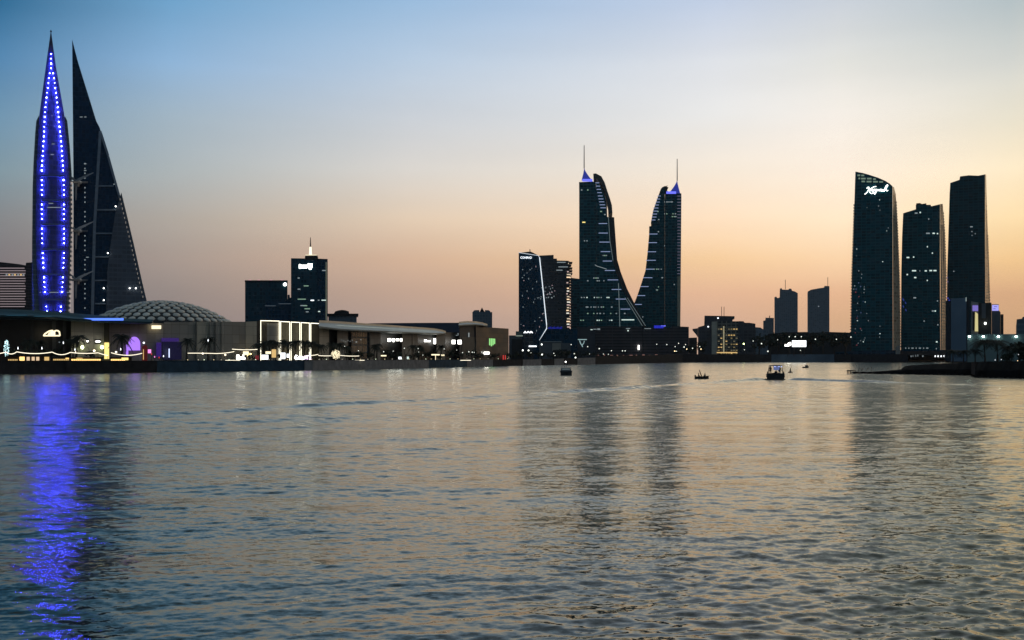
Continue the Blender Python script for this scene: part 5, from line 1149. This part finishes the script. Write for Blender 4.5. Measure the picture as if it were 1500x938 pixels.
for i, (x, y, lb, mt) in enumerate([(222,520,'left',M_red),(226.5,524,'middle',M_pink),(233,525,'right',M_red),(239.5,523,'rightmost white',M_white2)]):
    Fp2 = Fr(x, shore_d(x)+5); r = thing('terrace_lantern', f'{lb} small lantern on the terrace under the violet panel', 'lantern', Fp2.z(x,3), 'small lanterns under the violet panel')
    MB().tube([Fp2.z(x,2.9), Fp2.p(x,y,0)], .06).build('pole', M_black, r); MB().blob(Fp2.p(x,y-1,0), .16,.16,.28).build('glass', mt, r)
# lit letters: thick upright glyph strokes, too small to read in the photo
def letters(x0, strokes, label, mat, D):
    Fl = Fr(x0, D); r = thing('lit_letters', label, 'sign', Fl.z(x0, 3), 'lit letter signs on the promenade')
    for st in strokes:
        m_ = MB(); m_.tube([Fl.p(*q) for q in st], .2, 5); m_.build('letter', mat, r)
    plate(Fl, min(q[0] for s in strokes for q in s)-1, max(q[0] for s in strokes for q in s)+1, 527.2, 528.4, -.2, .6).build('plinth', M_dark, r)
letters(353, [[(347.2,526.6),(347.2,520.4),(349.8,520.6),(349.2,523),(350.6,525),(349,526.8),(347.6,526.6)],[(352,526.6),(352.4,523),(354.2,523),(354.4,526.8)],[(352.2,525),(354.2,525)],[(356.4,526.8),(356.4,519.8)],[(358,526.8),(358.4,524)]], 'bright white lit letters below the warm lit wall', M_white, shore_d(353)+3)
letters(445, [[(435.4,521.4),(433,520.8),(432.2,524),(433.4,526.8),(435.4,526),(435.2,524)],[(438,526.6),(438.2,522.4),(440.4,522.6),(440.6,526.6)],[(442,524.6),(443.8,524.4),(443.4,522.6),(442,523),(442,526.6),(444,526.4)]], 'bright white lit letters at the foot of the third light frame', M_white, shore_d(445)+3)
letters(450, [[(445.6,526.6),(446,521.8),(447.4,526),(448.6,521.6)],[(450,526.6),(450,521.4),(452,521.4)],[(453.4,526.6),(453.8,519.8),(455,526.6)]], 'violet white lit letters at the foot of the fourth light frame', glowing('violet_white_letter',(.85,.6,1),3), shore_d(450)+3)
for i,(x0,x1,y0,y1,lb,mt) in enumerate([(356,364.4,515,520,'square white lit panel above the bright letters',M_cream),(389,397,515,518.6,'wide white lit panel left of the amber panel',M_cream),(398,404.4,512,524,'amber lit panel at the foot of widest frame',M_warmdim),(411,418,517,526,'white lit stall in the second light frame',M_white2),(374,379,521,527,'dark red lit panel left of the widest frame',glowing('maroon_panel',(.35,.02,.03),.5)),(383,393,520,526.8,'pale lit stall at the foot of widest frame',M_white2),(420,424,518.6,524,'small white lit stall right of the second frame',M_white2),(558,566,520.4,522.2,'low white lit bench counter below the first shop signs',M_cream),(632,644,519,520.8,'white lit bar table with centre leg before the silver canopy',M_cream),(583.6,588,523,526.4,'left white glowing stall lamp below first shop signs',M_white2),(596,599,522.6,526.4,'small green white stall lamp by wide grey panel',M_pale),(646,651,519.6,521.6,'low tilted lit counter at the end of silver canopy',M_cream)]):
    Fp = Fr((x0+x1)/2, shore_d(x0)+6); r = thing('lit_stall', lb, 'stall', Fp.z((x0+x1)/2,3), 'lit stalls on the promenade')
    plate(Fp,x0,x1,y0,y1,0,.5).build('lit_panel', mt, r); MB().tube([Fp.z((x0+x1)/2,2.9,.7), Fp.p((x0+x1)/2,y1,.7)], .12).build('post', M_cream if '644' in str(x1) else M_black, r)
for i in range(3):
    x0 = [330,520,672][i]; x1 = [352,534,690][i]; Fp = Fr(x0, shore_d(x0)+2.2)
    tag(plate(Fp,x0,x1,527.6,528.4,0,.4).build('kerb_light', M_festoon, None, Fp.z(x0,3)), ['long low kerb light below the bright letters','low kerb light right of the fairy light tree','low kerb light below the twin square signs'][i], 'kerb light', 'kerb lights on the sea wall')

# ------------------------------------------------------------------ people
def person(joints, radii, edges, label, loc, rotz=0, skin_z=None, scale=1.0, name='person'):
    me = bpy.data.meshes.new('person_body'); me.from_pydata([Vector(j) for j in joints], edges, [])
    o = bpy.data.objects.new(name, me); COL.objects.link(o)
    bm = bmesh.new(); bm.from_mesh(me); ly = bm.verts.layers.skin.verify(); bm.verts.ensure_lookup_table()
    for i, v in enumerate(bm.verts): v[ly].radius = (radii[i], radii[i]); v[ly].use_root = (i == 0)
    bm.to_mesh(me); bm.free()
    o.modifiers.new('skin', 'SKIN'); sb = o.modifiers.new('sub', 'SUBSURF'); sb.levels = 1; sb.render_levels = 1
    bpy.context.view_layer.update()
    m2 = bpy.data.meshes.new_from_object(o.evaluated_get(bpy.context.evaluated_depsgraph_get()))
    o.modifiers.clear(); o.data = m2; m2.materials.clear(); m2.materials.append(M_cloth); m2.materials.append(M_skin)
    for p in m2.polygons:
        p.use_smooth = True
        if p.center.z > joints[2][2] + .03 and abs(p.center.x - joints[2][0]) < .2: p.material_index = 1
    o.location = loc; o.rotation_euler = (0,0,rotz); o.scale = (scale,)*3
    tag(o, label, 'person')
    hz_ = joints[3]
    h = MB(); h.blob(Vector(loc)+Vector((hz_[0], hz_[1]+.02, hz_[2]+.04))*1.0, .115,.125,.12,8,6)
    ho = h.build('hair', M_black, None); ho.location = (0,0,0); ho.parent = o
    ho.matrix_parent_inverse = (__import__('mathutils').Matrix.Translation(Vector(loc)) @ __import__('mathutils').Matrix.Rotation(rotz,4,'Z')).inverted() @ (__import__('mathutils').Matrix.Translation(Vector(loc)) @ __import__('mathutils').Matrix.Rotation(rotz,4,'Z') @ __import__('mathutils').Matrix.Translation(-Vector(loc)))
    return o
E_ = [(0,1),(1,2),(2,3),(1,4),(4,5),(5,6),(6,7),(1,8),(8,9),(9,10),(10,11),(0,12),(12,13),(13,14),(14,15),(0,16),(16,17),(17,18),(18,19)]
RD = [.15,.17,.06,.11, .075,.055,.04,.035, .075,.055,.04,.035, .10,.065,.045,.05, .10,.065,.045,.05]
def seated(sgn=1):   # seat at z=.45, facing -y*sgn
    f = -sgn
    return [(0,0,.52),(0,.02*sgn,.98),(0,.0,1.12),(0,f*.02,1.27),(-.21,0,1.0),(-.26,f*.08,.74),(-.18,f*.30,.62),(-.16,f*.38,.6),(.21,0,1.0),(.26,f*.08,.74),(.18,f*.30,.62),(.16,f*.38,.6),(-.12,f*.08,.5),(-.15,f*.45,.5),(-.15,f*.45,.08),(-.15,f*.58,.04),(.12,f*.08,.5),(.15,f*.45,.5),(.15,f*.45,.08),(.15,f*.58,.04)]
def standing(sgn=1):
    f = -sgn
    return [(0,0,.95),(0,0,1.40),(0,0,1.54),(0,f*.02,1.68),(-.2,0,1.42),(-.27,f*.02,1.12),(-.26,f*.14,.88),(-.25,f*.2,.80),(.2,0,1.42),(.27,f*.02,1.12),(.26,f*.14,.88),(.25,f*.2,.80),(-.1,0,.88),(-.12,f*.02,.48),(-.12,0,.08),(-.12,f*.14,.04),(.1,0,.88),(.12,f*.02,.48),(.12,0,.08),(.12,f*.14,.04)]

# ------------------------------------------------------------------ boats
def hull_rings(c, L_, B, H, sheer=.25, flare=.8, stern=-1):
    """boat pointing +Y from c (stern at c.y)"""
    rings = []
    for q in (0,.15,.35,.6,.8,.93,1.0):
        w = B/2*(1 - max(0,(q-.35)/.65)**2.2*.97); h = H*(1+sheer*q*q); y = c.y + L_*q
        rings.append([Vector((c.x-w,y,h)), Vector((c.x-w*flare,y,h*.35)), Vector((c.x-w*flare*.5,y,-.35)), Vector((c.x+w*flare*.5,y,-.35)), Vector((c.x+w*flare,y,h*.35)), Vector((c.x+w,y,h)), Vector((c.x+w*.86,y,h-.02)), Vector((c.x+w*.8,y,h*.45)), Vector((c.x-w*.8,y,h*.45)), Vector((c.x-w*.86,y,h-.02))])
    return rings
# tour boat seen from behind
c = pz(1136, 0, 194); B = 3.55
bt = thing('tour_boat', 'dark tour boat seen from behind with blue lit awning and passengers', 'boat', c)
MB().loft(hull_rings(c, 8.5, B, .95)).build('hull', M_hull, bt)
MB().prism([c+Vector((-B*.46,-.05,.05)), c+Vector((B*.46,-.05,.05)), c+Vector((B*.42,-.05,1.15)), c+Vector((.45,-.05,1.0)), c+Vector((.1,-.05,.75)), c+Vector((-.3,-.05,1.0)), c+Vector((-B*.42,-.05,1.15))], (0,.2,0)).build('transom', M_hull, bt)
for sx_ in (-1,1):
    MB().prism([c+Vector((sx_*B*.5,.2,.4)), c+Vector((sx_*B*.42,.2,1.5)), c+Vector((sx_*B*.36,.2,1.55)), c+Vector((sx_*B*.36,.2,.4))], (0,5.5,0)).build('side_screen', M_hull, bt)
    for yy_ in (.3,3,5.6): MB().tube([c+Vector((sx_*B*.4,yy_,.8)), c+Vector((sx_*B*.33,yy_,2.55))], .05, 5).build('awning_post', M_black, bt)
MB().prism([c+Vector((x,.1,z)) for x,z in ((-B*.36,2.52),(B*.36,2.52),(B*.3,2.64),(0,2.72),(-B*.3,2.64))], (0,5.8,0)).build('awning', plain('slate_awning',(.10,.13,.16),.7), bt)
MB().prism([c+Vector((x,.14,z)) for x,z in ((-.35,1.75),(.7,1.75),(.75,2.48),(-.4,2.48))], (0,.06,0)).build('lit_screen', glowing('boat_blue_screen',(.35,.45,1),.3), bt)
for x_, z_ in ((-.1,2.42),(.65,2.42),(1.1,2.4)): MB().blob(c+Vector((x_,.0,z_)), .09).build('awning_lamp', glowing('boat_lamp',(.4,.5,1),2), bt)
MB().box(c.x-1.2,c.x+1.2,c.y+.5,c.y+1.0,.45,.85).build('bench', M_wood, bt)
yaw = -math.atan((1136-CX)/FPX); bt.rotation_euler = (0,0,yaw)
def aboard(x, y, z): return c + Vector((x*math.cos(yaw)-y*math.sin(yaw), x*math.sin(yaw)+y*math.cos(yaw), z))
person(standing(), RD, E_, 'person standing at the left side of the tour boat in dark clothes', aboard(-.95,.75,.75), 0)
person(standing(), RD, E_, 'person standing at the right of the tour boat before the blue light', aboard(.75,.8,.7), .2)
person(seated(), RD, E_, 'person sitting at the middle of the tour boat stern', aboard(.1,.8,.42), -.2)
# motorboat with mast light
c = pz(829.4, 0, 240); B = 3.0
bt = thing('motor_boat', 'small dark cabin boat from behind with white mast light near the sea wall', 'boat', c)
MB().loft(hull_rings(c, 7, B, 1.0)).build('hull', M_hull, bt)
MB().box(c.x-B*.44,c.x+B*.44,c.y-.05,c.y+.12,.0,1.0).build('transom', M_hull, bt)
MB().loft([[c+Vector((x*B*.43,y_,1.0)) for x,y_ in ((-1,1.2),(1,1.2),(.9,4.2),(-.9,4.2))], [c+Vector((x*B*.36,y_,1.75)) for x,y_ in ((-1,1.5),(1,1.5),(.9,3.6),(-.9,3.6))]]).build('cabin', plain('grey_cabin',(.06,.07,.075),.4), bt)
MB().prism([c+Vector((x,1.3,z)) for x,z in ((-B*.32,1.15),(B*.32,1.15),(B*.29,1.6),(-B*.29,1.6))], (0,.05,0)).build('cabin_window', glowing('cabin_glow',(.25,.32,.34),.3), bt)
MB().tube([c+Vector((-B*.44,.05,1.03)), c+Vector((B*.44,.05,1.03))], .05).build('stern_rail', M_hullw, bt)
for x_ in (-.6,.45): MB().tube([c+Vector((x_,2.2,1.7)), c+Vector((x_,2.2,2.35))], .05).build('antenna', M_hullw, bt)
MB().tube([c+Vector((0,2.4,1.7)), c+Vector((0,2.4,3.1))], .06).build('mast', M_hullw, bt)
MB().blob(c+Vector((0,2.35,3.15)), .17).build('mast_light', M_white, bt)
MB().box(c.x-.25,c.x+.25,c.y-.5,c.y-.06,.1,1.0).build('outboard_motor', M_black, bt)
# dinghy side on
c = pz(1028.5, 0, 200); Ld = 2.55
bt = thing('dinghy', 'small black dinghy side-on with a leaning mast and two crouched people', 'boat', c)
rg_ = []
for q in (-1,-.85,-.4,.2,.7,.92,1):
    w = .6*(1-max(0,abs(q)-.3)**2*1.6); h = .42+.14*max(0,q)**2+.05*abs(q); x_ = c.x+q*Ld/2
    rg_.append([Vector((x_,c.y-w,h)), Vector((x_,c.y-w*.75,-.2)), Vector((x_,c.y+w*.75,-.2)), Vector((x_,c.y+w,h)), Vector((x_,c.y+w*.8,h-.03)), Vector((x_,c.y+w*.7,.12)), Vector((x_,c.y-w*.7,.12)), Vector((x_,c.y-w*.8,h-.03))])
MB().loft(rg_).build('hull', M_hull, bt)
MB().tube([c+Vector((-.05,0,.3)), c+Vector((-.3,0,1.0)), c+Vector((-.56,0,1.75))], [.11,.10,.06], 7).build('leaning_mast', M_black, bt)
MB().box(c.x-Ld/2-.18,c.x-Ld/2+.02,c.y-.15,c.y+.15,-.2,.75).build('outboard_motor', M_black, bt)
person([(x*.82,y*.82,z*.62) for x,y,z in seated()], [r*.8 for r in RD], E_, 'person crouched at the left end of the black dinghy', c+Vector((-.68,0,.14)), R_(70))
person([(x*.82,y*.82,z*.62) for x,y,z in seated()], [r*.8 for r in RD], E_, 'person crouched at the right end of the black dinghy', c+Vector((.55,0,.14)), R_(-70))
# buoy and far skiff
c = pz(1157.6, 0, 285)
bt = thing('buoy', 'small dark conical buoy right of the tour boat', 'buoy', c)
MB().loft([[c+Vector((r0*math.cos(2*math.pi*k/12), r0*math.sin(2*math.pi*k/12), z)) for k in range(12)] for r0, z in ((.5,-.3),(.72,-.05),(.72,.12),(.5,.26),(.25,.34))]).build('float', M_orange, bt)
MB().tube([c+Vector((0,0,.3)), c+Vector((0,0,1.15))], [.22,.10], 8).build('pillar', M_black, bt)
MB().blob(c+Vector((0,0,1.2)), .12).build('top_mark', M_black, bt)
c = pz(1180, 0, 420)
bt = thing('skiff', 'tiny pale skiff with a small cabin far behind the buoy', 'boat', c)
rg_ = []
for q in (-1,-.5,.2,.8,1):
    w = .7*(1-.7*max(0,q)**3); h = .55+.25*max(0,q)**2; x_ = c.x+q*1.2
    rg_.append([Vector((x_,c.y-w,h)), Vector((x_,c.y-w*.6,-.2)), Vector((x_,c.y+w*.6,-.2)), Vector((x_,c.y+w,h))])
MB().loft(rg_).build('hull', plain('mid_grey_hull',(.12,.12,.125),.5), bt)
MB().box(c.x-.1,c.x+.8,c.y-.45,c.y+.45,.55,1.15).build('cabin', plain('mid_grey_hull',(.12,.12,.125),.5), bt)
MB().tube([c+Vector((.3,0,1.1)), c+Vector((.3,0,1.6))], .05).build('mast', M_black, bt)
# small timber things at the spit's tip
c = pz(1244, 0, 264)
bt = thing('mooring_frame', 'low dark timber frame on short legs at the tip of the spit', 'frame', c)
for x_ in (-.45,-.1,.35): MB().tube([c+Vector((x_,0,-.5)), c+Vector((x_,0,.95+.1*math.sin(x_*9)))], .09).build('leg', M_wood, bt)
MB().box(c.x-.6,c.x+.9,c.y-.3,c.y+.3,.62,.92).build('platform', M_wood, bt)
MB().box(c.x+.9,c.x+1.7,c.y-.12,c.y+.12,.78,.92).build('arm', M_wood, bt)
for i,(x,yt,yb,ln,lb) in enumerate([(1256.4,537.2,545,.5,'short leaning stake right of the low timber frame'),(1260,539,545,.55,'forked leaning stake in the middle of the spit tip'),(1266.6,538.6,545,1.0,'most tilted stake right of the forked stake'),(1276.4,536.6,545,0,'upright thin stake on the spit, left of two'),(1316.4,535.6,542,.15,'upright thin stake on the spit by the bank, right of two')]):
    D_ = 262; p0 = pt(x,yb,D_); p1 = pt(x,yt,D_)+Vector((ln,0,0)); m_ = MB(); m_.tube([p0-Vector((0,0,.4)), p1], [.09,.06], 5)
    if i in (1,2): m_.tube([p0.lerp(p1,.4), p0.lerp(p1,.4)+Vector((.7,0,.45))], .05, 4)
    tag(m_.build('wooden_stake', M_wood, None, p0), lb, 'stake', 'wooden stakes on the spit')

# ------------------------------------------------------------------ thin even sea haze round the whole scene
hb = MB(); hb.box(-4000, 4000, -300, 2700, -3, 420)
hzo = hb.build('haze', bpy.data.materials.new('sea_haze')); hzo['kind'] = 'stuff'
hm = hzo.data.materials[0]; hm.use_nodes = True; hm.node_tree.nodes.clear()
ho_ = hm.node_tree.nodes.new('ShaderNodeOutputMaterial'); pv = hm.node_tree.nodes.new('ShaderNodeVolumePrincipled')
pv.inputs['Color'].default_value = (.9, .92, .95, 1); pv.inputs['Density'].default_value = .000022; pv.inputs['Anisotropy'].default_value = .3
hm.node_tree.links.new(pv.outputs[0], ho_.inputs['Volume'])
